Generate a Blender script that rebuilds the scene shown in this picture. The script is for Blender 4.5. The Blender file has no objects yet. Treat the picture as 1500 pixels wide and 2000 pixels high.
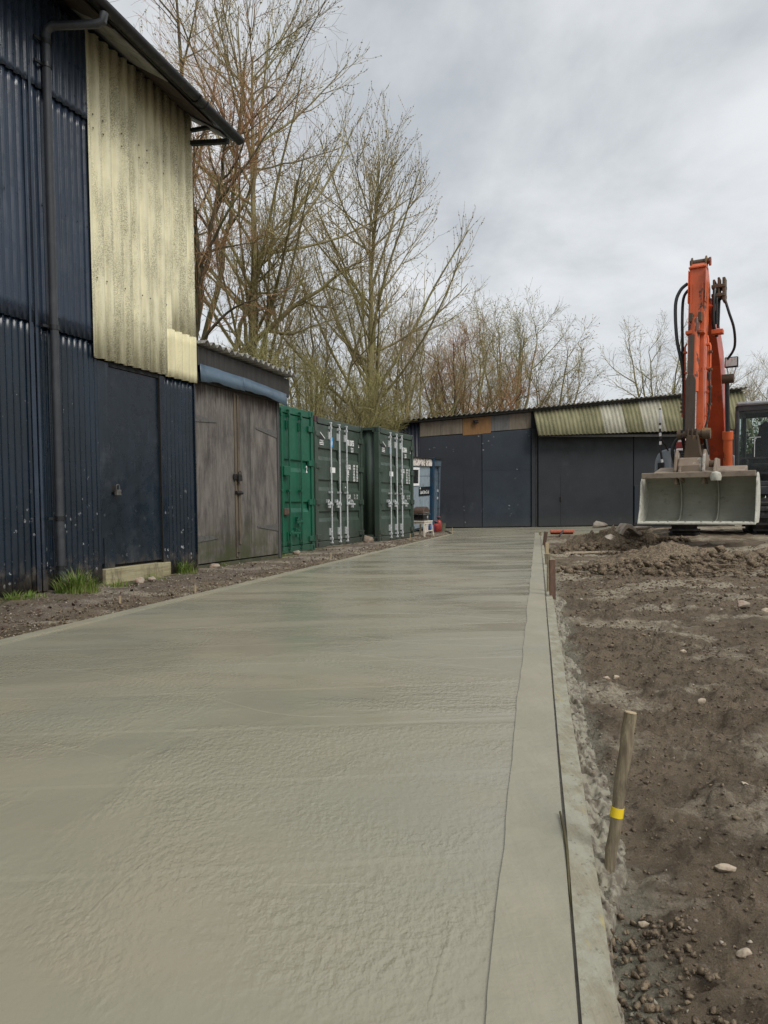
import bpy, math, random
import numpy as np
from mathutils import Vector, Matrix

# ------------------------------------------------------------------ camera, sky, sun, exposure
sc = bpy.context.scene
col = sc.collection
rad = math.radians

cam_d = bpy.data.cameras.new('camera')
cam = bpy.data.objects.new('camera', cam_d); col.objects.link(cam)
cam_d.sensor_fit = 'VERTICAL'; cam_d.sensor_height = 36.0
cam_d.lens = 1450 / 2000 * 36.0
cam_d.shift_y = 0.0247
cam_d.clip_start = 0.05; cam_d.clip_end = 3000
cam.matrix_world = (Matrix.Translation((0, 0, 0.85)) @ Matrix.Rotation(rad(90 - 2.5), 4, 'X') @ Matrix.Rotation(rad(-0.6), 4, 'Z'))
sc.camera = cam

SUN_EL, SUN_AZ = 46.0, 135.0          # azimuth clockwise from +Y
w = bpy.data.worlds.new('World'); sc.world = w; w.use_nodes = True
nt = w.node_tree; nt.nodes.clear()
def wn(t, **k):
    n = nt.nodes.new(t)
    for a, b in k.items(): setattr(n, a, b)
    return n
wo = wn('ShaderNodeOutputWorld'); bg = wn('ShaderNodeBackground')
sky = wn('ShaderNodeTexSky', sky_type='NISHITA', sun_disc=False)
sky.sun_elevation = rad(SUN_EL); sky.sun_rotation = rad(SUN_AZ)
tc = wn('ShaderNodeTexCoord'); sep = wn('ShaderNodeSeparateXYZ')
nt.links.new(tc.outputs['Generated'], sep.inputs[0])
zc = wn('ShaderNodeMath', operation='MAXIMUM'); nt.links.new(sep.outputs[2], zc.inputs[0]); zc.inputs[1].default_value = 0.0
za = wn('ShaderNodeMath', operation='ADD'); nt.links.new(zc.outputs[0], za.inputs[0]); za.inputs[1].default_value = 0.32
dv = [wn('ShaderNodeMath', operation='DIVIDE') for _ in range(2)]
for i in range(2):
    nt.links.new(sep.outputs[i], dv[i].inputs[0]); nt.links.new(za.outputs[0], dv[i].inputs[1])
cb = wn('ShaderNodeCombineXYZ')
nt.links.new(dv[0].outputs[0], cb.inputs[0]); nt.links.new(dv[1].outputs[0], cb.inputs[1]); cb.inputs[2].default_value = 3.7
def wnoise(scale, detail, rough, dist):
    n = wn('ShaderNodeTexNoise'); n.inputs['Scale'].default_value = scale; n.inputs['Detail'].default_value = detail
    n.inputs['Roughness'].default_value = rough; n.inputs['Distortion'].default_value = dist
    nt.links.new(cb.outputs[0], n.inputs['Vector']); return n.outputs['Fac']
n1 = wnoise(0.95, 7, 0.55, 0.5); n2 = wnoise(2.6, 6, 0.58, 0.3)
ad = wn('ShaderNodeMath', operation='MULTIPLY_ADD'); nt.links.new(n2, ad.inputs[0]); ad.inputs[1].default_value = 0.42; nt.links.new(n1, ad.inputs[2])
mr = wn('ShaderNodeMapRange'); mr.interpolation_type = 'SMOOTHSTEP'
mr.inputs['From Min'].default_value = 0.52; mr.inputs['From Max'].default_value = 0.86
nt.links.new(ad.outputs[0], mr.inputs['Value'])
def wmix(f, a, b):
    m = wn('ShaderNodeMix', data_type='RGBA')
    for s, v in ((m.inputs[0], f), (m.inputs[6], a), (m.inputs[7], b)):
        if isinstance(v, (int, float)): s.default_value = v
        elif isinstance(v, tuple): s.default_value = (*v, 1)
        else: nt.links.new(v, s)
    return m.outputs[2]
cl = wmix(mr.outputs[0], (0.320, 0.345, 0.368), (0.610, 0.623, 0.632))
hz = wn('ShaderNodeMapRange'); hz.inputs['From Min'].default_value = 0.0; hz.inputs['From Max'].default_value = 0.42
hz.inputs['To Min'].default_value = 0.55; hz.inputs['To Max'].default_value = 0.0
nt.links.new(zc.outputs[0], hz.inputs['Value'])
cl2 = wmix(hz.outputs[0], cl, (0.565, 0.575, 0.585))
sk = wn('ShaderNodeVectorMath', operation='SCALE'); nt.links.new(sky.outputs[0], sk.inputs[0]); sk.inputs['Scale'].default_value = 0.08
fin = wmix(0.90, sk.outputs[0], cl2)
nt.links.new(fin, bg.inputs['Color']); bg.inputs['Strength'].default_value = 1.0
nt.links.new(bg.outputs[0], wo.inputs[0])

sun_d = bpy.data.lights.new('sun', 'SUN'); sun_d.energy = 1.5; sun_d.angle = rad(30); sun_d.color = (1, 0.97, 0.92)
sun = bpy.data.objects.new('sun', sun_d); col.objects.link(sun)
_sd = Vector((math.sin(rad(SUN_AZ)) * math.cos(rad(SUN_EL)), math.cos(rad(SUN_AZ)) * math.cos(rad(SUN_EL)), math.sin(rad(SUN_EL))))
sun.rotation_euler = _sd.to_track_quat('Z', 'Y').to_euler()
vs = sc.view_settings; vs.view_transform = 'Standard'; vs.look = 'None'; vs.exposure = 0.56; vs.gamma = 1.0; vs.use_curve_mapping = False

# ------------------------------------------------------------------ helpers
random.seed(5); rng = np.random.default_rng(11)

def tag(o, label=None, cat=None, group=None, kind=None):
    if label: o['label'] = label
    if cat: o['category'] = cat
    if group: o['group'] = group
    if kind: o['kind'] = kind
    return o

def empty(name, loc, rz=0.0):
    o = bpy.data.objects.new(name, None); col.objects.link(o)
    o.location = loc; o.rotation_euler = (0, 0, rz); o.empty_display_size = 0.2
    return o

def link_mesh(name, me, mat, parent=None, smooth=False, bevel=0.0, solid=0.0, loc=None, rz=0.0):
    if mat is not None and not me.materials: me.materials.append(mat)
    if smooth: me.polygons.foreach_set('use_smooth', np.ones(len(me.polygons), dtype=bool))
    o = bpy.data.objects.new(name, me); col.objects.link(o)
    if parent is not None: o.parent = parent
    if loc is not None: o.location = loc
    if rz: o.rotation_euler = (0, 0, rz)
    if solid:
        m = o.modifiers.new('solid', 'SOLIDIFY'); m.thickness = solid; m.offset = 1
    if bevel:
        m = o.modifiers.new('bevel', 'BEVEL'); m.width = bevel; m.segments = 2; m.limit_method = 'ANGLE'; m.angle_limit = rad(40)
        m.use_clamp_overlap = True
    return o

def np_mesh(name, v, f):
    """v (n,3), f (m,k) arrays of equal-sized faces"""
    me = bpy.data.meshes.new(name)
    v = np.ascontiguousarray(v, dtype=np.float32); f = np.ascontiguousarray(f, dtype=np.int32)
    m, k = f.shape
    me.vertices.add(len(v)); me.vertices.foreach_set('co', v.ravel())
    me.loops.add(m * k); me.loops.foreach_set('vertex_index', f.ravel())
    me.polygons.add(m); me.polygons.foreach_set('loop_start', np.arange(0, m * k, k, dtype=np.int32))
    me.update(calc_edges=True)
    return me

class MB:
    def __init__(s): s.v = []; s.f = []
    def add(s, vs, fs):
        b = len(s.v); s.v += [tuple(map(float, q)) for q in vs]; s.f += [tuple(b + i for i in f) for f in fs]; return s
    def box(s, x0, x1, y0, y1, z0, z1):
        return s.add([(x0,y0,z0),(x1,y0,z0),(x1,y1,z0),(x0,y1,z0),(x0,y0,z1),(x1,y0,z1),(x1,y1,z1),(x0,y1,z1)],
                     [(0,3,2,1),(4,5,6,7),(0,1,5,4),(1,2,6,5),(2,3,7,6),(3,0,4,7)])
    def bar(s, p, q, wx, wy, up=(0, 0, 1)):
        p = Vector(p); q = Vector(q); d = (q - p).normalized(); u = Vector(up)
        if abs(d.dot(u)) > 0.97: u = Vector((0, 1, 0))
        a = d.cross(u).normalized() * wx / 2; b = a.cross(d).normalized() * wy / 2
        vs = [p-a-b, p+a-b, p+a+b, p-a+b, q-a-b, q+a-b, q+a+b, q-a+b]
        return s.add(vs, [(0,3,2,1),(4,5,6,7),(0,1,5,4),(1,2,6,5),(2,3,7,6),(3,0,4,7)])
    def tube(s, pts, r, n=8):
        pts = [Vector(p) for p in pts]; m = len(pts)
        rs = r if isinstance(r, (list, tuple)) else [r] * m
        prev = None; rings = []
        for i, p in enumerate(pts):
            t = (pts[min(i+1, m-1)] - pts[max(i-1, 0)]).normalized()
            if prev is None:
                ref = Vector((0, 0, 1)) if abs(t.z) < 0.9 else Vector((1, 0, 0)); a = t.cross(ref).normalized()
            else:
                a = (prev - t * prev.dot(t)).normalized()
            prev = a; b = t.cross(a)
            rings.append([p + (a * math.cos(2*math.pi*k/n) + b * math.sin(2*math.pi*k/n)) * rs[i] for k in range(n)])
        vs = [q for rg in rings for q in rg]; fs = []
        for i in range(m - 1):
            for k in range(n):
                fs.append((i*n+k, i*n+(k+1) % n, (i+1)*n+(k+1) % n, (i+1)*n+k))
        fs.append(tuple(range(n-1, -1, -1))); fs.append(tuple((m-1)*n+k for k in range(n)))
        return s.add(vs, fs)
    def prism(s, poly, axis, t0, t1):
        n = len(poly); i = 'xyz'.index(axis)
        def pt(a, b, t):
            return [(t, a, b), (a, t, b), (a, b, t)][i]
        vs = [pt(a, b, t0) for a, b in poly] + [pt(a, b, t1) for a, b in poly]
        fs = [tuple(range(n-1, -1, -1)), tuple(range(n, 2*n))] + [(k, (k+1) % n, n+(k+1) % n, n+k) for k in range(n)]
        return s.add(vs, fs)
    def lathe(s, prof, c=(0, 0, 0), n=16):
        vs = []; fs = []
        for r, z in prof:
            for k in range(n):
                a = 2*math.pi*k/n; vs.append((c[0]+r*math.cos(a), c[1]+r*math.sin(a), c[2]+z))
        for i in range(len(prof)-1):
            for k in range(n): fs.append((i*n+k, i*n+(k+1) % n, (i+1)*n+(k+1) % n, (i+1)*n+k))
        fs.append(tuple(range(n-1, -1, -1))); fs.append(tuple((len(prof)-1)*n+k for k in range(n)))
        return s.add(vs, fs)
    def build(s, name, mat, parent=None, smooth=False, bevel=0.0, solid=0.0, loc=None, rz=0.0):
        me = bpy.data.meshes.new(name); me.from_pydata(s.v, [], s.f); me.update()
        import bmesh
        bm = bmesh.new(); bm.from_mesh(me); bmesh.ops.recalc_face_normals(bm, faces=bm.faces); bm.to_mesh(me); bm.free()
        o = link_mesh(name, me, mat, parent, smooth, bevel, solid, loc, rz)
        if smooth:
            try: me.set_sharp_from_angle(angle=rad(40))
            except Exception: pass
        return o

def sheet(name, x0, x1, z0, z1, y, prof, parent, mat, step, rows=None, thick=0.003, edge=None, smooth=False):
    """profiled sheet standing in the local xz plane, bulging outwards (-y)"""
    xs = np.arange(x0, x1 + step * 0.5, step); xs[-1] = x1
    zs = np.linspace(z0, z1, rows or 2)
    X, Z = np.meshgrid(xs, zs)
    Z = Z.copy()
    if edge is not None:                       # edge(x) -> (zbottom, ztop)
        for j, x in enumerate(xs):
            a, b = edge(x); Z[:, j] = np.linspace(a, b, len(zs))
    Y = y - prof(X, Z)
    v = np.stack([X, Y, Z], -1).reshape(-1, 3)
    n = len(xs); i = np.arange(len(zs)-1)[:, None] * n + np.arange(n-1)[None, :]
    f = np.stack([i, i+1, i+n+1, i+n], -1).reshape(-1, 4)
    return link_mesh(name, np_mesh(name, v, f), mat, parent, smooth, solid=thick)

def vnoise(x, y, seed=0):
    x = np.asarray(x, float); y = np.asarray(y, float)
    xi = np.floor(x).astype(np.int64); yi = np.floor(y).astype(np.int64); fx = x - xi; fy = y - yi
    fx = fx*fx*(3-2*fx); fy = fy*fy*(3-2*fy)
    def h(a, b):
        n = (a * 374761393 + b * 668265263 + seed * 974634777) & 0xffffffff
        n = ((n ^ (n >> 13)) * 1274126177) & 0xffffffff
        n = n ^ (n >> 16)
        return (n & 0xffff) / 65535.0
    return (h(xi, yi)*(1-fx)+h(xi+1, yi)*fx)*(1-fy) + (h(xi, yi+1)*(1-fx)+h(xi+1, yi+1)*fx)*fy
def fbm(x, y, o=4, seed=0):
    t = 0; a = 1; s = 0
    for k in range(o):
        t = t + a * (vnoise(x * 2**k, y * 2**k, seed + k) - 0.5); s += a; a *= 0.55
    return t / s
def sstep(x, a, b):
    t = np.clip((np.asarray(x, float) - a) / (b - a), 0, 1); return t*t*(3-2*t)

# ------------------------------------------------------------------ materials
class NM:
    def __init__(s, name):
        s.m = bpy.data.materials.new(name); s.m.use_nodes = True; s.t = s.m.node_tree
        s.b = s.t.nodes['Principled BSDF']; s.c = s.t.nodes.new('ShaderNodeTexCoord').outputs['Object']; s.h = None
    def put(s, sock, v):
        if isinstance(v, (int, float)): sock.default_value = v
        elif isinstance(v, (tuple, list)): sock.default_value = (*v, 1) if len(v) == 3 and sock.type == 'RGBA' else v
        else: s.t.links.new(v, sock)
    def noise(s, scale, detail=5, rough=0.55, stretch=None, dist=0.0, coord=None):
        n = s.t.nodes.new('ShaderNodeTexNoise'); n.inputs['Scale'].default_value = scale
        n.inputs['Detail'].default_value = detail; n.inputs['Roughness'].default_value = rough; n.inputs['Distortion'].default_value = dist
        c = coord or s.c
        if stretch:
            k = s.t.nodes.new('ShaderNodeMapping'); k.inputs['Scale'].default_value = stretch; s.t.links.new(c, k.inputs['Vector']); c = k.outputs[0]
        s.t.links.new(c, n.inputs['Vector']); return n.outputs['Fac']
    def vor(s, scale, stretch=None, feature='F1', rnd=1.0):
        n = s.t.nodes.new('ShaderNodeTexVoronoi'); n.feature = feature; n.inputs['Scale'].default_value = scale
        n.inputs['Randomness'].default_value = rnd
        c = s.c
        if stretch:
            k = s.t.nodes.new('ShaderNodeMapping'); k.inputs['Scale'].default_value = stretch; s.t.links.new(c, k.inputs['Vector']); c = k.outputs[0]
        s.t.links.new(c, n.inputs['Vector']); return n.outputs['Distance']
    def step(s, f, a, b, lo=0.0, hi=1.0):
        n = s.t.nodes.new('ShaderNodeMapRange'); n.interpolation_type = 'SMOOTHSTEP'
        n.inputs['From Min'].default_value = a; n.inputs['From Max'].default_value = b
        n.inputs['To Min'].default_value = lo; n.inputs['To Max'].default_value = hi
        s.t.links.new(f, n.inputs['Value']); return n.outputs[0]
    def math(s, op, a, b=0.0, c=None):
        n = s.t.nodes.new('ShaderNodeMath'); n.operation = op; s.put(n.inputs[0], a); s.put(n.inputs[1], b)
        if c is not None: s.put(n.inputs[2], c)
        return n.outputs[0]
    def mix(s, f, a, b):
        n = s.t.nodes.new('ShaderNodeMix'); n.data_type = 'RGBA'; s.put(n.inputs[0], f); s.put(n.inputs[6], a); s.put(n.inputs[7], b); return n.outputs[2]
    def xyz(s):
        n = s.t.nodes.new('ShaderNodeSeparateXYZ'); s.t.links.new(s.c, n.inputs[0]); return n.outputs
    def bump(s, h, strength=0.5, dist=0.01):
        n = s.t.nodes.new('ShaderNodeBump'); n.inputs['Strength'].default_value = strength; n.inputs['Distance'].default_value = dist
        s.t.links.new(h, n.inputs['Height'])
        if s.h is not None: s.t.links.new(s.h, n.inputs['Normal'])
        s.h = n.outputs[0]; s.t.links.new(s.h, s.b.inputs['Normal'])
    def done(s, color, rough=0.6, metal=0.0, spec=0.5):
        s.put(s.b.inputs['Base Color'], color); s.put(s.b.inputs['Roughness'], rough); s.put(s.b.inputs['Metallic'], metal)
        s.put(s.b.inputs['Specular IOR Level'], spec); return s.m

def simple(name, c, rough=0.6, metal=0.0, var=0.25, scale=6, c2=None, lo=0.45, hi=0.7, bump=0.0, stretch=None, spec=0.5, bscale=40):
    n = NM(name); f = n.noise(scale, 6, 0.6, stretch)
    c2 = c2 or tuple(x * (1 - var) for x in c)
    colr = n.mix(n.step(f, lo, hi), c, c2)
    r = n.step(n.noise(scale * 2.3, 3), 0.3, 0.7, max(0.05, rough - 0.1), min(1, rough + 0.12))
    if bump: n.bump(n.noise(bscale, 5), bump, 0.01)
    return n.done(colr, r, metal, spec)

MAT = {}
def navy(name, c, fleck=0.0, chalk=0.0, zref=0.6):
    n = NM(name); z = n.xyz()[2]
    k = n.step(n.noise(3, 6, 0.6, (1, 1, 0.25)), 0.35, 0.75)
    cc = n.mix(k, c, tuple(q * 1.6 + 0.002 for q in c))
    streak = n.step(n.noise(9, 4, 0.6, (3, 3, 0.12)), 0.60, 0.80, 0, 0.35)
    cc = n.mix(streak, cc, (0.06, 0.075, 0.095))
    if chalk:
        cc = n.mix(n.step(n.noise(2.2, 5, 0.65), 0.52, 0.75, 0, chalk), cc, (0.09, 0.10, 0.115))
    if fleck:
        v = n.vor(13, (1, 1, 0.75)); big = n.step(n.noise(3.1, 3), 0.44, 0.58)
        low = n.step(z, zref + 0.9, zref - 0.7)
        fl = n.math('MULTIPLY', n.math('MULTIPLY', n.step(v, 0.24, 0.15), n.step(n.noise(45, 4, 0.7), 0.47, 0.54)), n.math('MULTIPLY', big, low))
        v2 = n.vor(31); fl2 = n.math('MULTIPLY', n.step(v2, 0.11, 0.08), n.step(n.noise(5, 2), 0.58, 0.66))
        cc = n.mix(n.math('MULTIPLY', n.math('MAXIMUM', fl, fl2), fleck), cc, (0.55, 0.56, 0.56))
    mud = n.math('MULTIPLY', n.step(n.math('ADD', z, n.noise(14, 5, 0.7, (1, 1, 0.5))), 0.85, 0.50), 0.7)
    cc = n.mix(mud, cc, (0.085, 0.068, 0.05))
    n.bump(n.noise(30, 5), 0.08, 0.01); n.bump(n.noise(3.5, 3, 0.5, (1, 1, 0.6)), 0.25, 0.02)
    r = n.math('MAXIMUM', n.step(n.noise(5, 4), 0.3, 0.7, 0.2, 0.38), mud)
    return n.done(cc, r, 0.0, 0.5)
MAT['navy'] = navy('navy_paint', (0.003, 0.009, 0.017), 0.9)
MAT['navy_up'] = navy('navy_paint_sky_sheen', (0.017, 0.026, 0.043), 0.0, 0.3)  # lighter copy of the navy, sky sheen put into its colour
MAT['navy_flat'] = navy('navy_door_paint', (0.005, 0.011, 0.018), 0.2, 0.28)
def barn_paint(name, c, wear):
    n = NM(name); z = n.xyz()[2]
    cc = n.mix(n.step(n.noise(0.7, 6, 0.6), 0.35, 0.7), c, tuple(q * 1.55 for q in c))
    cc = n.mix(n.step(n.noise(1.5, 6, 0.65, (1, 1, 0.5)), 0.58, 0.8, 0, 0.5), cc, (0.065, 0.072, 0.08))
    v = n.math('MULTIPLY', n.step(n.vor(5.0, (1, 1, 1.6)), 0.22, 0.14), n.step(n.noise(17, 4, 0.7), 0.50, 0.56))
    cc = n.mix(n.math('MULTIPLY', v, n.step(n.noise(0.9, 3), 0.56, 0.64, 0, wear)), cc, (0.40, 0.41, 0.42))
    cc = n.mix(n.step(z, 0.55, 0.0, 0, 0.35), cc, (0.055, 0.055, 0.05))
    n.bump(n.noise(9, 5), 0.1, 0.02)
    return n.done(cc, n.step(n.noise(2, 4), 0.3, 0.7, 0.42, 0.62), 0, 0.4)
MAT['barn_a'] = barn_paint('barn_blue_black_paint', (0.0095, 0.0125, 0.019), 0.5)
MAT['barn_b'] = barn_paint('barn_blue_paint', (0.012, 0.0185, 0.027), 0.6)
MAT['barn_c'] = barn_paint('barn_grey_black_paint', (0.0125, 0.0145, 0.0175), 0.0)

def fibre(name, clean, dirty, amt=1.0, sc_=1.0):
    n = NM(name); o = n.xyz()
    cc = n.mix(n.step(n.noise(3, 5), 0.3, 0.7), clean, tuple(q * 0.86 for q in clean))
    sp = n.step(n.noise(95 * sc_, 3, 0.75), 0.42, 0.60)
    area = n.step(n.noise(2.2 * sc_, 5, 0.62, (2.6, 1, 0.45)), 0.38, 0.60)
    cc = n.mix(n.math('MULTIPLY', n.math('MULTIPLY', sp, area), 0.85 * amt), cc, dirty)
    cc = n.mix(n.step(n.noise(5 * sc_, 5, 0.6, (5, 1, 0.22)), 0.50, 0.74, 0, 0.38 * amt), cc, tuple(q * 1.35 for q in dirty))
    n.bump(n.noise(60, 5, 0.7), 0.25, 0.006)
    return n.done(cc, 0.85, 0, 0.2)
MAT['cream'] = fibre('weathered_cream_fibre_cement', (0.80, 0.75, 0.53), (0.19, 0.18, 0.12))
MAT['cream_clean'] = fibre('cream_fibre_cement_patch', (0.77, 0.71, 0.47), (0.28, 0.25, 0.14), 0.35)
MAT['canopy'] = fibre('mossy_fibre_cement', (0.26, 0.245, 0.145), (0.055, 0.058, 0.026), 0.9, 0.6)
MAT['canopy_pale'] = fibre('pale_fibre_cement', (0.46, 0.44, 0.35), (0.09, 0.085, 0.06), 0.75, 0.6)
MAT['roof_old'] = fibre('old_grey_roof_sheet', (0.30, 0.29, 0.26), (0.04, 0.04, 0.034), 0.9, 0.7)

def wood(name, c1, c2, dark=(0.03, 0.025, 0.02), green=0.0, gloss=0.75, sx=1.0, grain=(30, 30, 1.2), stain=0.0):
    n = NM(name); z = n.xyz()[2]
    g = n.noise(1.0, 8, 0.7, grain, 0.3)
    cc = n.mix(n.step(g, 0.35, 0.68), c1, c2)
    cc = n.mix(n.step(n.noise(2.4 * sx, 5, 0.65, (1.6, 1.6, 0.6)), 0.45, 0.75, 0, 0.75), cc, dark)
    cc = n.mix(n.step(n.noise(70, 4, 0.7, (1, 1, 0.35)), 0.58, 0.72, 0, 0.35), cc, tuple(q * 1.7 for q in c1))
    if stain:
        cc = n.mix(n.step(n.noise(1.3, 6, 0.7, (2.2, 1, 0.7), 0.4), 0.46, 0.66, 0, 0.6 * stain), cc, dark)
        cc = n.mix(n.step(n.noise(5, 6, 0.7, (5, 1, 0.5)), 0.55, 0.72, 0, 0.45 * stain), cc, (0.30, 0.27, 0.235))
        cc = n.mix(n.math('MULTIPLY', n.step(n.math('ADD', z, n.noise(6, 3, 0.6, (4, 1, 0.3))), 2.72, 3.02), 0.85), cc, (0.035, 0.022, 0.016))
    if green:
        cc = n.mix(n.math('MULTIPLY', n.step(z, 0.85, 0.1), n.step(n.noise(3, 5), 0.3, 0.62, 0, green)), cc, (0.05, 0.055, 0.022))
    n.bump(g, 0.25, 0.004); n.bump(n.noise(45, 5), 0.15, 0.004)
    return n.done(cc, gloss, 0, 0.3)
MAT['ply'] = wood('weathered_plywood', (0.175, 0.158, 0.141), (0.098, 0.087, 0.078), (0.036, 0.030, 0.028), 0.9, grain=(14, 14, 1.8), stain=1.0)
MAT['ply_dark'] = wood('dark_board', (0.05, 0.048, 0.045), (0.03, 0.028, 0.026))
MAT['lath'] = wood('stained_lath', (0.15, 0.122, 0.085), (0.085, 0.067, 0.048))
MAT['peg'] = wood('weathered_stake', (0.27, 0.225, 0.145), (0.14, 0.11, 0.075), (0.055, 0.045, 0.032), 0, 0.85, 8, (110, 110, 7))
MAT['peg_red'] = wood('red_brown_stake', (0.17, 0.10, 0.07), (0.09, 0.055, 0.04), (0.05, 0.035, 0.03), 0, 0.8, 6, (60, 60, 4))
MAT['peg_end'] = simple('split_stake_end', (0.42, 0.33, 0.20), 0.8, scale=40, bump=0.3)
MAT['yellow'] = simple('yellow_band_paint', (0.78, 0.56, 0.015), 0.6, scale=50, c2=(0.5, 0.35, 0.02), lo=0.6, hi=0.75)
MAT['brd_orange'] = wood('orange_stained_board', (0.23, 0.12, 0.045), (0.16, 0.085, 0.034), (0.10, 0.055, 0.024))
MAT['brd_grey'] = wood('grey_board', (0.125, 0.122, 0.12), (0.085, 0.083, 0.08), (0.06, 0.055, 0.05))
MAT['brd_brown'] = wood('brown_grey_board', (0.175, 0.145, 0.11), (0.115, 0.095, 0.072), (0.07, 0.055, 0.042))
MAT['sleeper'] = wood('lichened_timber_step', (0.36, 0.32, 0.20), (0.22, 0.19, 0.11), (0.10, 0.085, 0.05), 0, 0.85, 3, (2, 30, 30))
MAT['plinth'] = simple('mossy_plinth', (0.07, 0.068, 0.04), 0.9, scale=9, c2=(0.03, 0.036, 0.015), bump=0.5)

MAT['black'] = simple('black_plastic', (0.012, 0.012, 0.013), 0.35, var=0.3)
MAT['black_dull'] = simple('dull_black', (0.010, 0.010, 0.011), 0.7)
MAT['gutter'] = simple('black_gutter', (0.010, 0.010, 0.011), 0.5, scale=12, c2=(0.02, 0.022, 0.017))
MAT['pipe'] = simple('dark_grey_downpipe', (0.034, 0.037, 0.043), 0.38, scale=5, c2=(0.05, 0.054, 0.06))
MAT['soffit'] = simple('pale_soffit_panel', (0.34, 0.34, 0.32), 0.8, scale=5, c2=(0.16, 0.15, 0.13))
MAT['soffit_dark'] = simple('brown_soffit_board', (0.06, 0.045, 0.035), 0.8)
MAT['flash'] = simple('dented_blue_flashing', (0.085, 0.13, 0.175), 0.42, scale=3, c2=(0.05, 0.08, 0.115), bump=0.25, bscale=6)
MAT['rust'] = simple('rusty_iron', (0.10, 0.062, 0.04), 0.8, scale=14, c2=(0.045, 0.035, 0.03), bump=0.4)
MAT['iron'] = simple('dark_iron', (0.035, 0.032, 0.03), 0.55, 0.5, scale=20)
MAT['hinge'] = simple('grey_strap_hinge', (0.10, 0.095, 0.088), 0.65, scale=20, c2=(0.06, 0.055, 0.05))
MAT['galv'] = simple('galvanised_steel', (0.62, 0.64, 0.64), 0.42, 0.35, scale=25, c2=(0.42, 0.43, 0.43))
MAT['steel'] = simple('bright_steel', (0.55, 0.55, 0.55), 0.3, 0.9, scale=25)
MAT['white'] = simple('white_paint', (0.80, 0.80, 0.78), 0.6, scale=30, var=0.15)
MAT['cream_pt'] = simple('cream_painted_wood', (0.62, 0.56, 0.46), 0.6, scale=20, var=0.25)
def paint(name, c, dirt=0.4, rough=0.42, rust=0.0):
    n = NM(name); o = n.xyz()
    cc = n.mix(n.step(n.noise(2.0, 6, 0.6), 0.35, 0.7), c, tuple(q * 1.35 for q in c))
    cc = n.mix(n.step(n.noise(5, 6, 0.65, (1.5, 1.5, 0.3)), 0.52, 0.78, 0, dirt), cc, tuple(q * 0.5 + 0.01 for q in c))
    cc = n.mix(n.step(o[2], 0.45, 0.05, 0, 0.3), cc, (0.06, 0.052, 0.04))
    if rust:
        cc = n.mix(n.step(n.noise(16, 6, 0.7), 0.62, 0.68, 0, rust), cc, (0.07, 0.032, 0.018))
    n.bump(n.noise(5, 3), 0.15, 0.03)
    return n.done(cc, n.step(n.noise(6, 4), 0.3, 0.7, rough - 0.08, rough + 0.12), 0, 0.5)
MAT['green'] = paint('green_container_paint', (0.006, 0.080, 0.044), 0.6, 0.45, 0.3)
MAT['olive'] = paint('dark_olive_container_paint', (0.040, 0.058, 0.044), 0.3, 0.42)
MAT['olive2'] = paint('dark_olive_container_paint_b', (0.036, 0.056, 0.042), 0.3, 0.42)
MAT['gasket'] = simple('rubber_gasket', (0.012, 0.013, 0.012), 0.7)
MAT['cast_red'] = simple('maroon_casting', (0.07, 0.03, 0.032), 0.6)
MAT['sticker'] = simple('blue_sticker', (0.05, 0.30, 0.62), 0.5)
MAT['cabin'] = (lambda n: (n.bump(n.noise(30, 5), 0.2, 0.004), n.done(n.mix(n.step(n.noise(7, 6, 0.7, (2, 2, 0.55)), 0.56, 0.64), n.mix(n.step(n.noise(2, 5, 0.6, (6, 6, 0.4)), 0.3, 0.7), (0.20, 0.25, 0.285), (0.26, 0.31, 0.345)), (0.07, 0.09, 0.10)), 0.7, 0, 0.3))[1])(NM('peeling_pale_blue_board'))
MAT['cabin_side'] = simple('faded_slate_blue', (0.075, 0.105, 0.135), 0.6, scale=6, c2=(0.045, 0.06, 0.08))
MAT['cabin_blue'] = simple('strong_blue_post', (0.008, 0.042, 0.085), 0.45, scale=5, c2=(0.018, 0.03, 0.045))
MAT['flaky'] = (lambda n: n.done(n.mix(n.step(n.noise(9, 6, 0.7), 0.53, 0.57), (0.66, 0.60, 0.54), (0.12, 0.10, 0.09)), 0.8))(NM('flaky_white_paint'))
MAT['red'] = simple('red_paint', (0.26, 0.028, 0.022), 0.4, scale=8, var=0.3)
MAT['broom_red'] = simple('faded_orange_red', (0.55, 0.14, 0.075), 0.55, scale=20, c2=(0.3, 0.09, 0.06))
MAT['blue_pl'] = simple('blue_plastic', (0.03, 0.13, 0.36), 0.4)
MAT['brown_iron'] = simple('brown_enamel', (0.075, 0.045, 0.03), 0.5, scale=12)
MAT['pot'] = simple('grey_green_pot', (0.13, 0.14, 0.09), 0.7)

def machine(name, c, wear=0.5, wearc=(0.035, 0.022, 0.016), rough=0.42):
    n = NM(name)
    cc = n.mix(n.step(n.noise(2.2, 5, 0.6), 0.3, 0.7), c, tuple(q * 0.72 for q in c))
    cc = n.mix(n.step(n.noise(3.1, 7, 0.68, (1.3, 1.3, 0.7)), 0.565, 0.59, 0, wear), cc, wearc)
    cc = n.mix(n.step(n.noise(7, 6, 0.65, (2, 2, 0.4)), 0.5, 0.8, 0, 0.35), cc, tuple(q * 0.35 for q in c))
    n.bump(n.noise(25, 4), 0.08, 0.01)
    return n.done(cc, rough, 0, 0.5)
MAT['orange'] = machine('worn_orange_paint', (0.66, 0.125, 0.034), 0.9)
MAT['orange_d'] = machine('shaded_orange_paint', (0.50, 0.065, 0.018), 0.3)  # darker copy of the orange, shade under the boom put into its colour
MAT['mach_rust'] = machine('rusty_linkage', (0.105, 0.07, 0.042), 0.8, (0.21, 0.12, 0.04), 0.75)
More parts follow.
